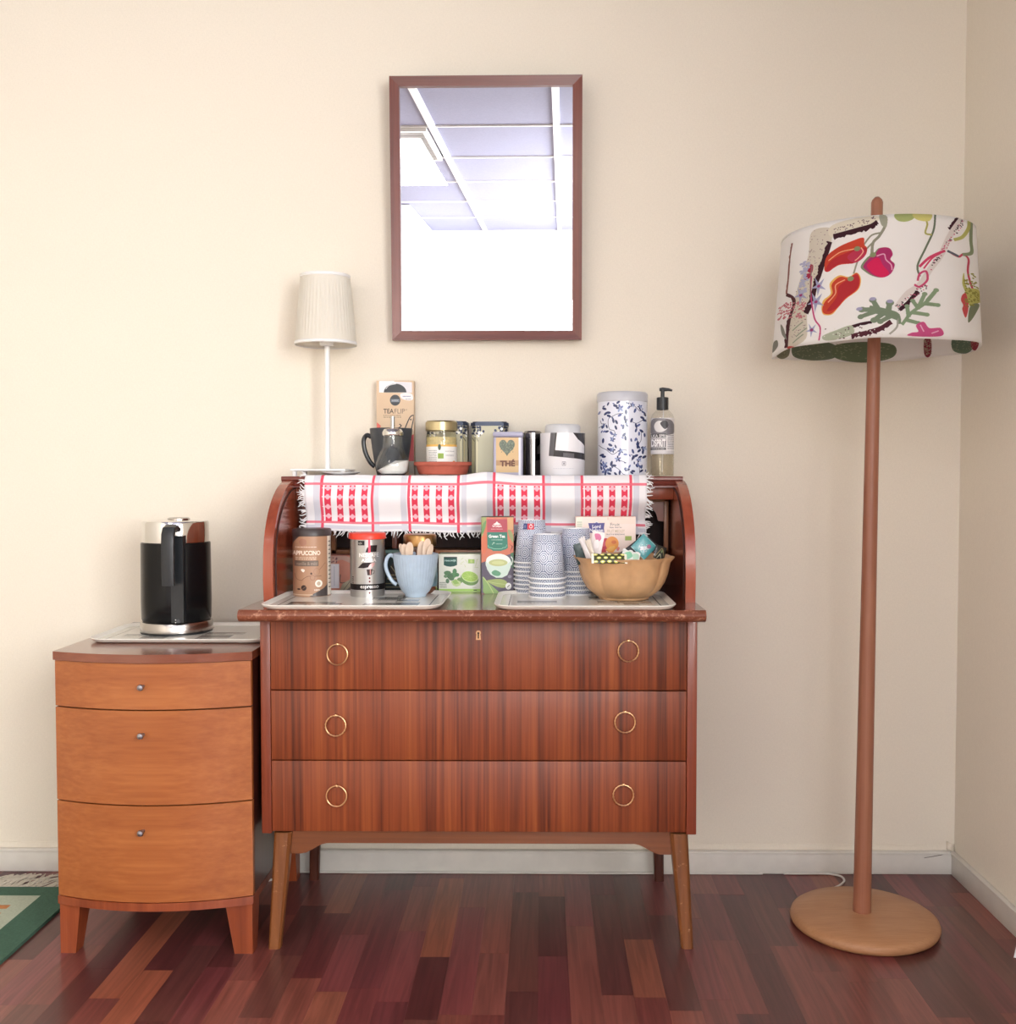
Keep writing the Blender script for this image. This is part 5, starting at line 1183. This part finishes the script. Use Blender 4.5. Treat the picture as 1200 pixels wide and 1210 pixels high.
A.blob(qc((255, 705), (285, 695), (315, 712), (290, 742)), (240, 226, 214)); A.line(qc((170, 760), (190, 830), (260, 860), (300, 830), (360, 800), (430, 800), (520, 800), (560, 795)), .45, (96, 66, 52), True); A.line(qc((480, 760), (540, 700), (620, 610)), .45, (120, 90, 72), True)
A.ell(*Zc(490, 735), 3.6, 4, (150, 112, 90)); A.ell(*Zc(490, 735), 3.1, 3.5, (170, 130, 102)); A.ell(*Zc(410, 760), 1.2, 1.2, (70, 44, 36)); A.ell(*Zc(430, 820), 3, 3, (140, 100, 80)); A.ell(*Zc(430, 820), 2.5, 2.5, (170, 130, 102))
A.ell(*Zc(298, 965), 3.1, 3.1, (52, 34, 28)); A.line(qc((275, 985), (300, 965), (325, 945)), .5, (130, 96, 76), True); A.ell(*Zc(225, 985), 2, 1, (64, 44, 36)); A.ell(*Zc(520, 905), 4.2, 4.2, (236, 228, 216)); A.ell(*Zc(520, 905), 2.3, 2.3, (190, 170, 150)); A.text('100%', *Zc(455, 985), *Zc(540, 1010), (232, 220, 206), .02)
A.poly(qc((650, 880), (640, 930), (600, 970), (530, 1010), (440, 1050), (380, 1090), (650, 1090)), (70, 64, 64)); A.rect(*Zc(100, 1058), *Zc(430, 1072), (206, 180, 152))
t = thing('cappuccino_tin', 'brown cappuccino tin with a dark lid at the left of the desk', 'tin', (x_, y_, ZTR), face(x_, y_))
G().lathe([(r_ * .98, 0), (r_, .001), (r_, h0)], 64, uvs=True, cap0=True, cap1=True).obj('tin_body', printed('cappuccino_print', A, .35, coat=.15), t)
G().lathe([(r_ * 1.0, h0), (r_ * 1.03, h0 + .0005), (r_ * 1.03, h1 - .002), (r_ * .98, h1), (0, h1)], 56).obj('lid', plain('dark_brown_lid', (60, 52, 52), .4), t, ang=50)
# --- espresso tin
y_ = -.325; r_ = wid(413.3, 455, 660, y_) / 2; x_ = at(434, 660, y_)[0]; h0 = hgt(434, 637, y_ - r_, ZTR); h1 = hgt(434, 630.5, y_ - r_, ZTR)
A = Art((413, 636, 455, 702), 672, 1056, (172, 170, 168), cyl=True)
def Zn(x, y): return (405 + x / 10, 620 + y / 10)
def qn(*p): return [Zn(a, b_) for a, b_ in p]
A.rect(*Zn(175, 180), *Zn(255, 232), (42, 40, 42)); A.text('NEW', *Zn(182, 198), *Zn(225, 222), (200, 200, 200)); A.poly(qn((265, 310), (285, 260), (330, 232), (410, 232), (400, 305), (290, 312)), (46, 38, 40)); A.rect(*Zn(300, 170), *Zn(326, 320), (206, 66, 84))
A.text('NESCAFÉ', *Zn(190, 308), *Zn(428, 365), (240, 238, 238), .02); A.text('AZERA', *Zn(215, 380), *Zn(398, 420), (240, 238, 238), .03)
A.poly(qn((170, 488), (230, 430), (320, 425), (372, 436), (310, 478), (240, 490)), (46, 38, 40)); A.blob(qn((330, 440), (380, 430), (365, 470), (320, 490), (300, 480)), (216, 176, 176)); A.poly(qn((278, 505), (352, 500), (338, 570), (290, 570)), (60, 46, 46)); A.rect(*Zn(318, 505), *Zn(330, 565), (170, 120, 116)); A.line(qn((352, 515), (372, 520), (366, 550), (346, 556)), .6, (60, 46, 46), True)
for yy in (603, 642, 770): A.ell(*Zn(315, yy), 1.0, 1.1, (96, 20, 32))
A.rect(*Zn(50, 672), *Zn(520, 738), (40, 36, 38)); A.text('espresso', *Zn(200, 688), *Zn(425, 732), (230, 228, 228), .02)
for k in range(4): A.rect(*Zn(104, 590 + k * 22), *Zn(122, 600 + k * 22), (50, 46, 48))
m, nt, b = nmat('espresso_steel'); im = N(nt, 'ShaderNodeTexImage'); im.image = A.image('espresso_print'); uv = N(nt, 'ShaderNodeUVMap'); uv.uv_map = 'UVMap'; nt.links.new(uv.outputs[0], im.inputs[0]); nt.links.new(im.outputs[0], b.inputs['Base Color']); setp(b, rough=.28, metal=.75)
t = thing('espresso_tin', 'brushed steel espresso tin with a bright red lid', 'tin', (x_, y_, ZTR), face(x_, y_))
G().lathe([(r_ * .97, 0), (r_ * .97, h0)], 64, uvs=True, cap0=True, cap1=True).obj('tin_body', m, t)
G().lathe([(r_ * .98, h0 - .002), (r_ * 1.04, h0 - .001), (r_ * 1.04, h1 - .0015), (r_ * 1.0, h1), (0, h1)], 56).obj('lid', plain('red_plastic_lid', (226, 64, 44), .35), t, ang=50)
# --- dark green tea box and brown jar behind the blue mug
A = Art((455, 650, 480, 697), 300, 564, (36, 52, 50)); A.rect(455, 650, 480, 653, (90, 120, 110)); A.blob([(460, 672), (468, 662), (476, 672), (476, 684), (462, 684)], (70, 60, 50)); A.line([(462, 668), (468, 676), (474, 690)], 1, (180, 170, 130), True); A.rect(455, 687, 480, 688, (170, 160, 120)); A.rect(455, 691, 480, 692, (150, 146, 120)); A.lines(457, 676, 478, 684, 2, (170, 150, 110), 3)
carton('dark_tea_box', 'dark green tea box standing behind the blue mug handle', 455, 478, 650, -.215, ZS, .05, A, (34, 48, 46))
y_ = -.258; r_ = wid(476, 516, 665, y_) / 2; x_ = at(496, 660, y_)[0]; h0 = hgt(496, 645, y_, ZS); h1 = hgt(496, 631.5, y_ - .02, ZS)
t = thing('instant_coffee_jar', 'brown glass coffee jar with a gold lid behind the blue mug', 'jar', (x_, y_, ZS))
G().lathe([(0, 0), (r_ * .94, 0), (r_, .006), (r_ * 1.02, h0 * .3), (r_ * .97, h0 * .8), (r_ * .86, h0)], 48).obj('glass_body', plain('coffee_brown_glass', (92, 52, 34), .12, .2, 80, coat=.5), t)
G().lathe([(r_ * 1.025, h0 * .18), (r_ * 1.03, h0 * .3), (r_ * 1.005, h0 * .7)], 48).obj('label', plain('jar_blue_label', (96, 124, 140), .4, .5, 60), t)
G().lathe([(r_ * .92, h0 - .001), (r_ * .97, h0), (r_ * .97, h1 - .004), (r_ * .9, h1), (0, h1)], 48).obj('lid', metal('gold_lid', (168, 130, 84), .3), t, ang=50)
# --- blue mug with wooden stirrers
xm, ym = onz(491, 706.5, ZTR); ym += .028; xm = at(491, 690, ym)[0]; H_ = hgt(491, 656, ym - .045, ZTR); R_ = wid(463.5, 517, 658, ym) / 2
M_bm = plain('pale_blue_glaze', (172, 190, 208), .25, .05, 60, coat=.4)
t = thing('blue_mug', 'pale blue ribbed mug holding wooden stirrers', 'mug', (xm, ym, ZTR))
rib = lambda th, k: 1 + (.010 * math.cos(40 * th) if 3 < k < 9 else 0)
rp_ = [(0, .002), (R_ * .44, 0), (R_ * .48, .002), (R_ * .47, .005), (R_ * .62, .014), (R_ * .76, H_ * .3), (R_ * .87, H_ * .52), (R_ * .94, H_ * .75), (R_ * .985, H_ * .93), (R_, H_ * .98), (R_ * 1.005, H_), (R_ * .98, H_ + .0008), (R_ * .95, H_ - .003), (R_ * .88, H_ * .6), (R_ * .7, H_ * .25), (R_ * .3, .008), (0, .007)]
G().lathe(rp_, 176, rad=rib).obj('cup_body', M_bm, t, ang=60)
hd = [(-R_ * .97, 0, H_ * .93), (-R_ * 1.12, 0, H_ * .965), (-R_ * 1.27, 0, H_ * .88), (-R_ * 1.32, 0, H_ * .70), (-R_ * 1.18, 0, H_ * .48), (-R_ * .98, 0, H_ * .33), (-R_ * .84, 0, H_ * .28)]
G().tube(sm3(hd), .0044, 12).obj('handle', M_bm, t)
M_st = wood('birch_stirrer', (238, 206, 178), (246, 220, 196), (252, 234, 214), 'Z', 120, 30, .05, .6, 0)
for k, (px, py, lean, yy, wd_, lab) in enumerate(((470, 643, -.42, -.01, .0062, 'wooden stirrer leaning out at the left of the blue mug'), (477, 642.5, -.10, -.012, .0078, 'pale wooden stirrer upright left of centre in the blue mug'), (484, 640.5, .06, -.018, .0085, 'widest wooden stirrer at the centre front of the blue mug'),
        (499, 639, .18, .0, .0080, 'wooden stirrer behind right of centre in the blue mug'), (506, 636.5, .22, -.008, .0085, 'tallest wooden stirrer at the right of the blue mug'), (511, 643.5, .30, -.020, .0065, 'short wooden stirrer at the front right of the blue mug'))):
    xt, zt_ = at(px, py, ym + yy); L_ = .125; ax = Vector((math.sin(lean), 0, math.cos(lean)))
    g = G(); pts2 = [(-wd_ * .5, 0), (wd_ * .5, 0), (wd_ * .55, L_ * .6), (wd_ * 1.0, L_ * .78)] + [(wd_ * 1.08 * math.cos(R(a)), L_ * .86 + (L_ * .14) * math.sin(R(a))) for a in range(0, 181, 15)] + [(-wd_ * 1.0, L_ * .78), (-wd_ * .55, L_ * .6)]
    g.prism(pts2, 'Y', -.0007, .0007)
    xf_ = 0
    base_p = Vector((xt, ym + yy, zt_)) - ax * L_
    if base_p.z < ZTR + .009: base_p.z = base_p.z
    sc_ = (zt_ - (ZTR + .0095)) / math.cos(lean) / L_
    sc_ = min(1, sc_); g.xf(Matrix.Diagonal((1, 1, sc_, 1)))
    base_p = Vector((xt, ym + yy, zt_)) - ax * L_ * sc_
    lim = R_ * .42; 
    o = g.obj('wooden_stirrer', M_st, loc=tuple(base_p)); o.rotation_euler = (0, lean, 0.15 * (k - 2)); tag(o, lab, 'stirrer', 'wooden stirrers in the blue mug')
# --- lime tea box
A = Art((518, 655, 568, 697), 800, 672, (238, 240, 226))
def Zl(x, y): return (510 + x / 18.46, 645 + y / 18.46)
def ql(*p): return [Zl(a, b_) for a, b_ in p]
A.poly(ql((258, 235), (553, 235), (553, 405), (480, 432), (400, 440), (320, 430), (258, 405)), (24, 84, 74)); A.rect(*Zl(258, 235), *Zl(553, 262), (10, 50, 46)); A.text('reeuwijk', *Zl(278, 285), *Zl(535, 345), (196, 226, 216), .02)
A.rect(*Zl(800, 285), *Zl(940, 370), (160, 196, 96)); A.ell(*Zl(870, 325), 1.6, 1.6, (196, 214, 130))
for a0, b0, a1, b1 in ((640, 290, 690, 260), (650, 360, 700, 330), (740, 290, 790, 370), (720, 400, 740, 450), (960, 430, 1000, 280), (990, 290, 1020, 290), (940, 450, 1020, 455), (620, 375, 660, 385)): A.line(ql((a0, b0), (a1, b1)), .7, (214, 222, 178))
for x, y, a, b_, c in ((340, 570, 80, 44, (90, 134, 92)), (300, 640, 44, 34, (110, 150, 110)), (500, 540, 48, 60, (84, 140, 90)), (470, 620, 70, 56, (96, 150, 96)), (400, 640, 70, 60, (84, 124, 88)), (340, 740, 40, 50, (96, 134, 98)), (550, 610, 50, 40, (80, 136, 84)), (430, 690, 60, 40, (90, 130, 90))): A.ell(*Zl(x, y), a / 18.46, b_ / 18.46, c)
A.ell(*Zl(610, 730), 3.4, 3.4, (120, 158, 96)); A.poly(ql((415, 750), (520, 700), (640, 760), (620, 830), (540, 860), (460, 830)), (206, 224, 160)); A.poly(ql((440, 750), (520, 700), (600, 790), (500, 810)), (164, 204, 112))
A.ell(*Zl(830, 690), 11, 7.6, (120, 162, 92), rot=.2); A.ell(*Zl(838, 650), 10.2, 6.2, (222, 240, 176), rot=.2); A.ell(*Zl(838, 645), 9.4, 5.5, (172, 212, 98), rot=.2)
for k in range(9): a = k * 2 * PI / 9; A.line([Zl(838, 645), (Zl(838, 645)[0] + 8.6 * math.cos(a), Zl(838, 645)[1] + 4.8 * math.sin(a))], .35, (206, 230, 140))
A.lines(*Zl(165, 755), *Zl(320, 890), 4, (120, 130, 110), 5); A.rect(*Zl(100, 905), *Zl(1100, 1000), (176, 220, 112)); A.rect(*Zl(920, 925), *Zl(990, 942), (50, 60, 40)); A.lines(*Zl(900, 870), *Zl(980, 885), 1, (140, 140, 120), 2)
carton('lime_tea_box', 'pale tea box with a cut lime and mint leaves', 518, 567.5, 655, -.205, ZS, .06, A, (226, 232, 206))
# --- green tea box
A = Art((568, 611, 609, 697), 656, 1376, (200, 112, 84))
def Zg(x, y): return (562 + x / 12.1, 605 + y / 12.1)
def qg(*p): return [Zg(a, b_) for a, b_ in p]
A.poly(qg((70, 60), (150, 60), (140, 200), (90, 330), (70, 340)), (150, 160, 96)); A.blob(qg((75, 240), (110, 150), (150, 120), (130, 220), (90, 300)), (96, 140, 80)); A.poly(qg((470, 80), (560, 70), (560, 240), (480, 250)), (206, 160, 110)); A.blob(qg((480, 250), (520, 250), (560, 320), (560, 420), (500, 330)), (140, 150, 96))
A.poly(qg((500, 430), (560, 470), (510, 560), (540, 470)), (120, 52, 40)); A.poly(qg((70, 690), (560, 560), (610, 560), (610, 1110), (70, 1110)), (84, 76, 94)); A.poly(qg((520, 560), (610, 540), (610, 760), (540, 760)), (60, 110, 76)); A.blob(qg((80, 340), (150, 330), (170, 440), (130, 560), (80, 540)), (206, 108, 72))
A.poly(qg((160, 98), (468, 98), (468, 275), (160, 275)), (176, 62, 78)); A.poly(qg((250, 168), (290, 150), (312, 128), (335, 150), (375, 168), (340, 176), (290, 176)), (240, 226, 222)); A.text('VITASIA', *Zg(238, 180), *Zg(388, 208), (244, 232, 230), .03); A.lines(*Zg(222, 225), *Zg(400, 242), 1, (226, 176, 176), 2)
A.poly(qg((160, 275), (470, 275), (480, 490), (440, 512), (400, 520), (380, 530), (250, 530), (230, 515), (165, 490)), (36, 120, 100)); A.text('Green Tea', *Zg(185, 308), *Zg(438, 352), (240, 244, 240), .035); A.lines(*Zg(230, 372), *Zg(400, 388), 1, (190, 220, 206), 4); A.lines(*Zg(300, 425), *Zg(396, 445), 1, (170, 206, 190), 6); A.line(qg((240, 445), (265, 415), (275, 430)), .6, (190, 220, 200), True)
A.line(qg((178, 450), (185, 478), (235, 490), (270, 500), (380, 500), (400, 488), (450, 478), (460, 445)), .5, (150, 206, 180), True)
A.ell(*Zg(335, 700), 16.4, 11, (222, 232, 224)); A.poly(qg((135, 680), (535, 680), (520, 760), (470, 860), (390, 895), (300, 895), (210, 850), (160, 780)), (206, 224, 212)); A.ell(*Zg(330, 655), 15.2, 6.8, (232, 238, 232)); A.ell(*Zg(330, 690), 12, 3.9, (188, 194, 134)); A.ell(*Zg(330, 690), 8, 2.2, (204, 210, 150)); A.blob(qg((230, 820), (290, 790), (370, 830), (340, 870), (260, 860)), (96, 156, 118)); A.line(qg((530, 610), (555, 650), (535, 720)), 1.2, (220, 230, 222), True)
A.blob(qg((150, 935), (260, 915), (380, 915), (450, 940), (470, 980), (430, 1030), (320, 1020), (200, 970)), (156, 172, 100)); A.blob(qg((95, 880), (180, 960), (330, 1080), (340, 1110), (120, 1110), (100, 1000)), (136, 170, 96)); A.line(qg((95, 885), (180, 980), (260, 1110)), .8, (196, 210, 140), True); A.line(qg((170, 945), (300, 970), (440, 985)), .5, (196, 206, 140), True)
A.ell(*Zg(488, 1010), 3.8, 3.8, (226, 226, 222)); A.line(qg((472, 1024), (504, 996)), .9, (50, 50, 54)); A.ell(*Zg(510, 880), 2.6, 1.8, (130, 124, 140))
carton('green_tea_box', 'tall green tea box with a cup and tea leaves on the front', 568, 606.5, 611, -.252, ZS, .048, A, (74, 84, 66), rz=R(1.5))
# --- rosehip/fruit tea box behind the bowl
A = Art((680, 611, 752, 697), 864, 1032, (246, 226, 216))
def Zo(x, y): return (670 + x / 9.23, 600 + y / 9.23)
def qo(*p): return [Zo(a, b_) for a, b_ in p]
A.rect(*Zo(100, 100), *Zo(168, 900), (238, 232, 214)); 
for k in range(5): A.rect(*Zo(104, 150 + k * 20), *Zo(160, 156 + k * 20), (150, 172, 150))
A.rect(*Zo(445, 92), *Zo(452, 130), (220, 180, 160)); A.rect(*Zo(460, 98), *Zo(750, 170), (246, 222, 208))
A.poly(qo((230, 162), (290, 162), (320, 145), (350, 162), (412, 160), (404, 215), (412, 272), (235, 262), (242, 215)), (70, 66, 140)); A.text('Lord', *Zo(275, 180), *Zo(368, 215), (244, 242, 246), .03); A.text('Nelson', *Zo(245, 218), *Zo(395, 256), (244, 242, 246), .03); A.line(qo((300, 160), (322, 150), (345, 160)), .8, (240, 240, 244), True)
A.text('Fruit', *Zo(475, 160), *Zo(580, 192), (96, 92, 86), 0); A.text('TEA WITH', *Zo(460, 202), *Zo(600, 214), (84, 80, 76), .02); A.text('FRUIT MEDLEY', *Zo(440, 230), *Zo(636, 262), (196, 176, 150), .01); A.text('FRUITY & REFRESHING', *Zo(430, 272), *Zo(636, 286), (96, 84, 78), .01)
A.rect(*Zo(640, 298), *Zo(712, 342), (160, 180, 84)); A.ell(*Zo(425, 385), 6.6, 7.2, (206, 50, 72)); A.ell(*Zo(400, 375), 2.4, 3.6, (226, 110, 130), .7); A.ell(*Zo(495, 375), 8, 8, (244, 160, 74)); A.ell(*Zo(515, 360), 3, 2, (226, 120, 60)); A.poly(qo((420, 440), (470, 395), (540, 385), (545, 420), (510, 465), (460, 470)), (248, 166, 60)); A.poly(qo((435, 438), (475, 405), (525, 398), (528, 418), (500, 450), (462, 458)), (250, 190, 96))
A.poly(qo((360, 430), (420, 445), (450, 480), (360, 490)), (196, 44, 60)); A.blob(qo((280, 320), (320, 300), (360, 330), (340, 360), (290, 350)), (226, 130, 160)); A.blob(qo((560, 410), (580, 420), (565, 450), (545, 440)), (236, 140, 130))
carton('fruit_tea_box', 'pale pink fruit tea box standing behind the bowl', 680, 751, 611, -.243, ZS, .042, A, (240, 214, 200))

# ================================================================== PAPER CUPS IN STACKS
A = Art((0, 0, 160, 100), 1280, 800, (226, 231, 243)); r = random.Random(12)
cen = []
for j in range(5):
    for i in range(9): cen.append((i * 20 + (10 if j % 2 else 0), j * 14 + 4, 4 + ((i * 3 + j * 5) % 3) * 2))
yy, xx = np.mgrid[0:800, 0:1280].astype(np.float32); X_ = (xx + .5) / 8; Y_ = (yy + .5) / 800 * 60
best = np.full(X_.shape, 1e9, np.float32)
for (a, b_, n_) in cen:
    for wr_ in (-160, 0, 160):
        ax_, ay_ = np.abs(X_ - a - wr_), np.abs(Y_ - b_); d_ = np.maximum(np.maximum(ax_, ay_), (ax_ + ay_) * .72); best = np.minimum(best, d_)
ink = ((best % 2.7) < 1.0)
A.a[ink] = np.array([98, 112, 146], np.float32) / 255
M_cup = printed('cup_paper', A, .5); M_rim = plain('cup_rim_white', (238, 238, 240), .4)
CR, CB_, CHh = .0428, .0315, .102
def make_cup(label, group):
    t = thing('paper_cup', label, 'paper cup', (0, 0, 0), 0, group)
    G().lathe([(CR - .002, .0035), (CB_, CHh)], 44, uvs=True, turns=1.0).obj('cup_wall', M_cup, t, solid=.0006)
    G().lathe([(CR - .0018, .0008), (CR + .0004, 0), (CR + .0012, .0018), (CR + .0004, .0036), (CR - .0018, .0034)], 44).obj('rolled_rim', M_rim, t)
    G().lathe([(0, CHh - .005), (CB_ - .0008, CHh - .0045), (CB_ - .0008, CHh - .0008), (CB_ - .0002, CHh)], 36).obj('cup_base', M_rim, t)
    return t
first = make_cup('', 'paper cups')
def dup(root):
    c = root.copy(); C.objects.link(c)
    for ch in list(root.children): k = ch.copy(); C.objects.link(k); k.parent = c
    return c
place = ['bottom', 'second', 'third', 'fourth', 'fifth', 'sixth', 'seventh', 'eighth']
stacks = []
yq = -.345; xq = at(646.5, 690, yq)[0]; stacks.append((xq, yq, 5, (hgt(646, 632, yq - CB_, ZTR) - CHh) / 4, 'the front stack', 'patterned paper cups in the front stack'))
y2 = -.260; x2 = at(628, 650, y2)[0]; stacks.append((x2, y2, 8, (hgt(634, 615, y2 - CB_, ZTR) - CHh) / 7, 'the tallest stack at the back left', 'patterned paper cups in the tall back stack'))
y3 = -.288; x3 = at(680, 650, y3)[0]; stacks.append((x3, y3, 6, (hgt(682, 625, y3 - CB_, ZTR) - CHh) / 5, 'the right stack beside the bowl', 'patterned paper cups in the stack beside the bowl'))
used = False
for (x, y, n_, step, nm, grp) in stacks:
    for k in range(n_):
        o = dup(first) if used else first; used = True
        o.location = (x, y, ZTR + k * step); o.rotation_euler = (0, 0, .7 * k + x * 9)
        nmk = 'topmost' if k == n_ - 1 else place[k]
        o['label'] = ('%s upturned paper cup of %s' % (nmk, nm)) if k < n_ - 1 else 'topmost patterned paper cup of %s' % nm; o['group'] = grp
        top_cup = o
    if n_ == 8:
        A2 = Art((0, 0, 28, 14), 280, 140, (206, 52, 70)); A2.rect(0, 0, 11, 14, (60, 76, 130)); A2.ell(20, 7, 4.4, 4.4, (236, 200, 206)); A2.ell(20, 7, 2.6, 2.6, (206, 52, 70)); A2.rect(19, 1, 21, 4, (240, 240, 240)); A2.ell(5, 7, 2, 4, (120, 130, 170))
        a0 = -PI / 2 - .0; rz_ = top_cup.rotation_euler[2]
        tl_ = CHh * .79; th_ = CHh * .93
        def stk(u, v):
            z = tl_ + (th_ - tl_) * v; rr_ = CR - .002 + (CB_ - CR + .002) * ((z - .0035) / (CHh - .0035)) + .0009
            a = -PI / 2 - .62 + .80 * u - rz_; return (rr_ * math.cos(a), rr_ * math.sin(a), z)
        g = G(); g.grid(stk, 10, 2); g.obj('sticker', printed('cup_sticker', A2, .4), top_cup, 'small blue and red sticker')

# ================================================================== BOWL WITH TEA BAGS
bxc, byc = onz(735, 708, ZTR); BR = 0
byc = -.376; BR = wid(676.5, 793, 664, byc) / 2 * .985; BHh = hgt(735, 662, byc - BR, ZTR); bxc = at(736.5, 690, byc)[0]
M_bowl = plain('ochre_stoneware', (198, 156, 114), .45, .08, 45, .12, coat=.15)
def lob(th, k):
    a = abs(math.sin(4 * (th + .12))) ; w_ = min(1, max(0, (k - 1) / 4))
    return 1 + .10 * w_ * (a ** .45 - .86)
bp = [(0, .004), (BR * .50, 0), (BR * .52, .002), (BR * .52, .005), (BR * .60, .009), (BR * .74, .022), (BR * .84, .040), (BR * .90, .058), (BR * .95, BHh - .012), (BR * 1.02, BHh - .003), (BR * 1.035, BHh), (BR * 1.01, BHh + .001), (BR * .93, BHh - .012), (BR * .86, .055), (BR * .72, .028), (BR * .5, .012), (0, .010)]
t = G().lathe(bp, 144, rad=lob).obj('fluted_bowl', M_bowl, loc=(bxc, byc, ZTR), ang=60); tag(t, 'ochre stoneware bowl with fluted sides holding tea bags', 'bowl')
zr = ZTR + BHh
def sachet(label, px, py, y, w_, h_, rot, art=None, mat=None, thick=.004, edge=None, name='tea_sachet', wavy=0):
    """a flat paper packet: a pillow with crimped ends"""
    x, z = at(px, py, y)
    g = G(); nu, nv = 10, 12
    def fr(u, v):
        a = (1 - (2 * u - 1) ** 4) * (1 - (2 * v - 1) ** 4); zz_ = (v - .5) * h_; k = wavy * math.sin(u * 17) * abs(2 * v - 1) ** 3
        return ((u - .5) * w_, -thick * .5 * a - .0003 + wavy * .6 * math.sin(v * 5 + u * 3), zz_ + k)
    def bk(u, v): p = fr(u, v); a = (1 - (2 * u - 1) ** 4) * (1 - (2 * v - 1) ** 4); return (p[0], p[1] + thick * a + .0006, p[2])
    g.grid(fr, nu, nv); g.grid(bk, nu, nv)
    o = g.obj(name, mat or printed(name + '_%d_%d' % (px, py), art, .3, coat=.2), ang=60); o.location = (x, y, z); o.rotation_euler = rot
    return tag(o, label, 'tea bag', 'wrapped tea bags in the bowl')
A = Art((0, 0, 100, 100), 400, 400, (72, 150, 156)); r = random.Random(3)
A.rect(0, 0, 100, 3, (150, 196, 196)); A.rect(0, 97, 100, 100, (150, 196, 196))
A.blob([(38, 62), (52, 46), (66, 30), (78, 34), (72, 50), (60, 66), (48, 78)], (186, 196, 200)); A.blob([(60, 24), (74, 20), (80, 32), (68, 44), (58, 36)], (140, 60, 100)); A.line([(30, 70), (50, 60), (70, 70)], 3, (210, 220, 222), True)
for _ in range(60): A.ell(r.gauss(55, 15), r.gauss(52, 15), 1.6, 1.4, [(220, 228, 230), (96, 120, 130), (160, 90, 130)][r.randrange(3)])
for _ in range(16): A.ell(r.uniform(8, 92), r.uniform(8, 92), 1.2, 1.2, (180, 214, 214))
sachet('teal square tea bag standing on its corner in the bowl', 760.5, 646, byc - .010, .043, .043, (R(-12), R(45), 0), A)
M_bkp = plain('black_wrapper', (40, 40, 46), .35, .1, 30)
sachet('long black tea bag leaning behind the teal one', 747, 650, byc + .030, .062, .026, (R(-8), R(-38), 0), mat=M_bkp)
sachet('black tea bag tucked at the right behind the teal one', 768, 643, byc + .034, .034, .022, (R(-8), R(42), 0), mat=M_bkp)
A = Art((0, 0, 100, 40), 400, 160, (66, 70, 40))
for i in range(5):
    for j in range(3):
        A.ell(12 + i * 19 + (j % 2) * 9, 6 + j * 14, 6, 4.6, (226, 222, 110)); A.ell(12 + i * 19 + (j % 2) * 9, 6 + j * 14, 2.6, 1.8, (240, 240, 226))
A.rect(0, 0, 7, 40, (238, 236, 220)); A.rect(93, 0, 100, 40, (238, 236, 220))
sachet('yellow and olive patterned wrapper lying over the front rim of the bowl', 719.5, 660, byc - BR * .955, .078, .024, (R(-32), R(0), R(2)), A, thick=.008, name='patterned_wrapper', wavy=.001)
M_wp = plain('white_wrapper', (232, 228, 230), .4, .05, 30); M_dg = plain('dark_green_wrapper', (44, 62, 62), .4)
sachet('dark green tea bag at the left rim of the bowl', 686.5, 654, byc - .025, .028, .048, (0, R(-14), R(10)), mat=M_dg)
sachet('curved white tea bag beside the dark green one at left', 692, 650, byc - .035, .016, .062, (0, R(-24), R(-40)), mat=M_wp, wavy=.002)
sachet('second white tea bag from the left standing on edge', 698, 650, byc - .045, .014, .050, (0, R(-20), R(-30)), mat=plain('ivory_wrapper', (214, 204, 190), .5), wavy=.002)
A = Art((0, 0, 100, 160), 300, 480, (230, 220, 218)); A.blob([(20, 20), (60, 14), (80, 40), (50, 60)], (206, 110, 150)); A.blob([(30, 60), (60, 50), (70, 90), (40, 100)], (244, 236, 236))
sachet('white tea bag with a pink flower print upright in the bowl', 704.5, 644, byc - .03, .028, .062, (R(-6), R(10), R(-12)), A, name='pink_printed_sachet')
A = Art((0, 0, 100, 60), 300, 180, (226, 228, 222)); A.blob([(10, 30), (40, 10), (60, 34), (30, 54)], (130, 196, 160)); A.blob([(60, 20), (90, 14), (94, 40), (70, 50)], (180, 214, 190)); A.line([(0, 6), (50, 2), (100, 10)], 3, (250, 250, 250), True)
sachet('white and mint green wrapper left of the teal tea bag', 745, 657, byc - .075, .040, .026, (R(-30), R(12), R(-6)), A, name='mint_wrapper', wavy=.002)
A = Art((0, 0, 100, 100), 300, 300, (34, 36, 34)); A.line([(10, 90), (40, 40), (60, 20), (90, 70)], 5, (150, 140, 96), True); A.line([(30, 96), (50, 60), (70, 96)], 4, (196, 200, 170)); A.ell(60, 40, 8, 10, (110, 130, 90))
sachet('small black and gold wrapper at the right rim of the bowl', 779.5, 653, byc - .02, .028, .032, (R(-10), R(20), R(20)), A, name='black_gold_wrapper')
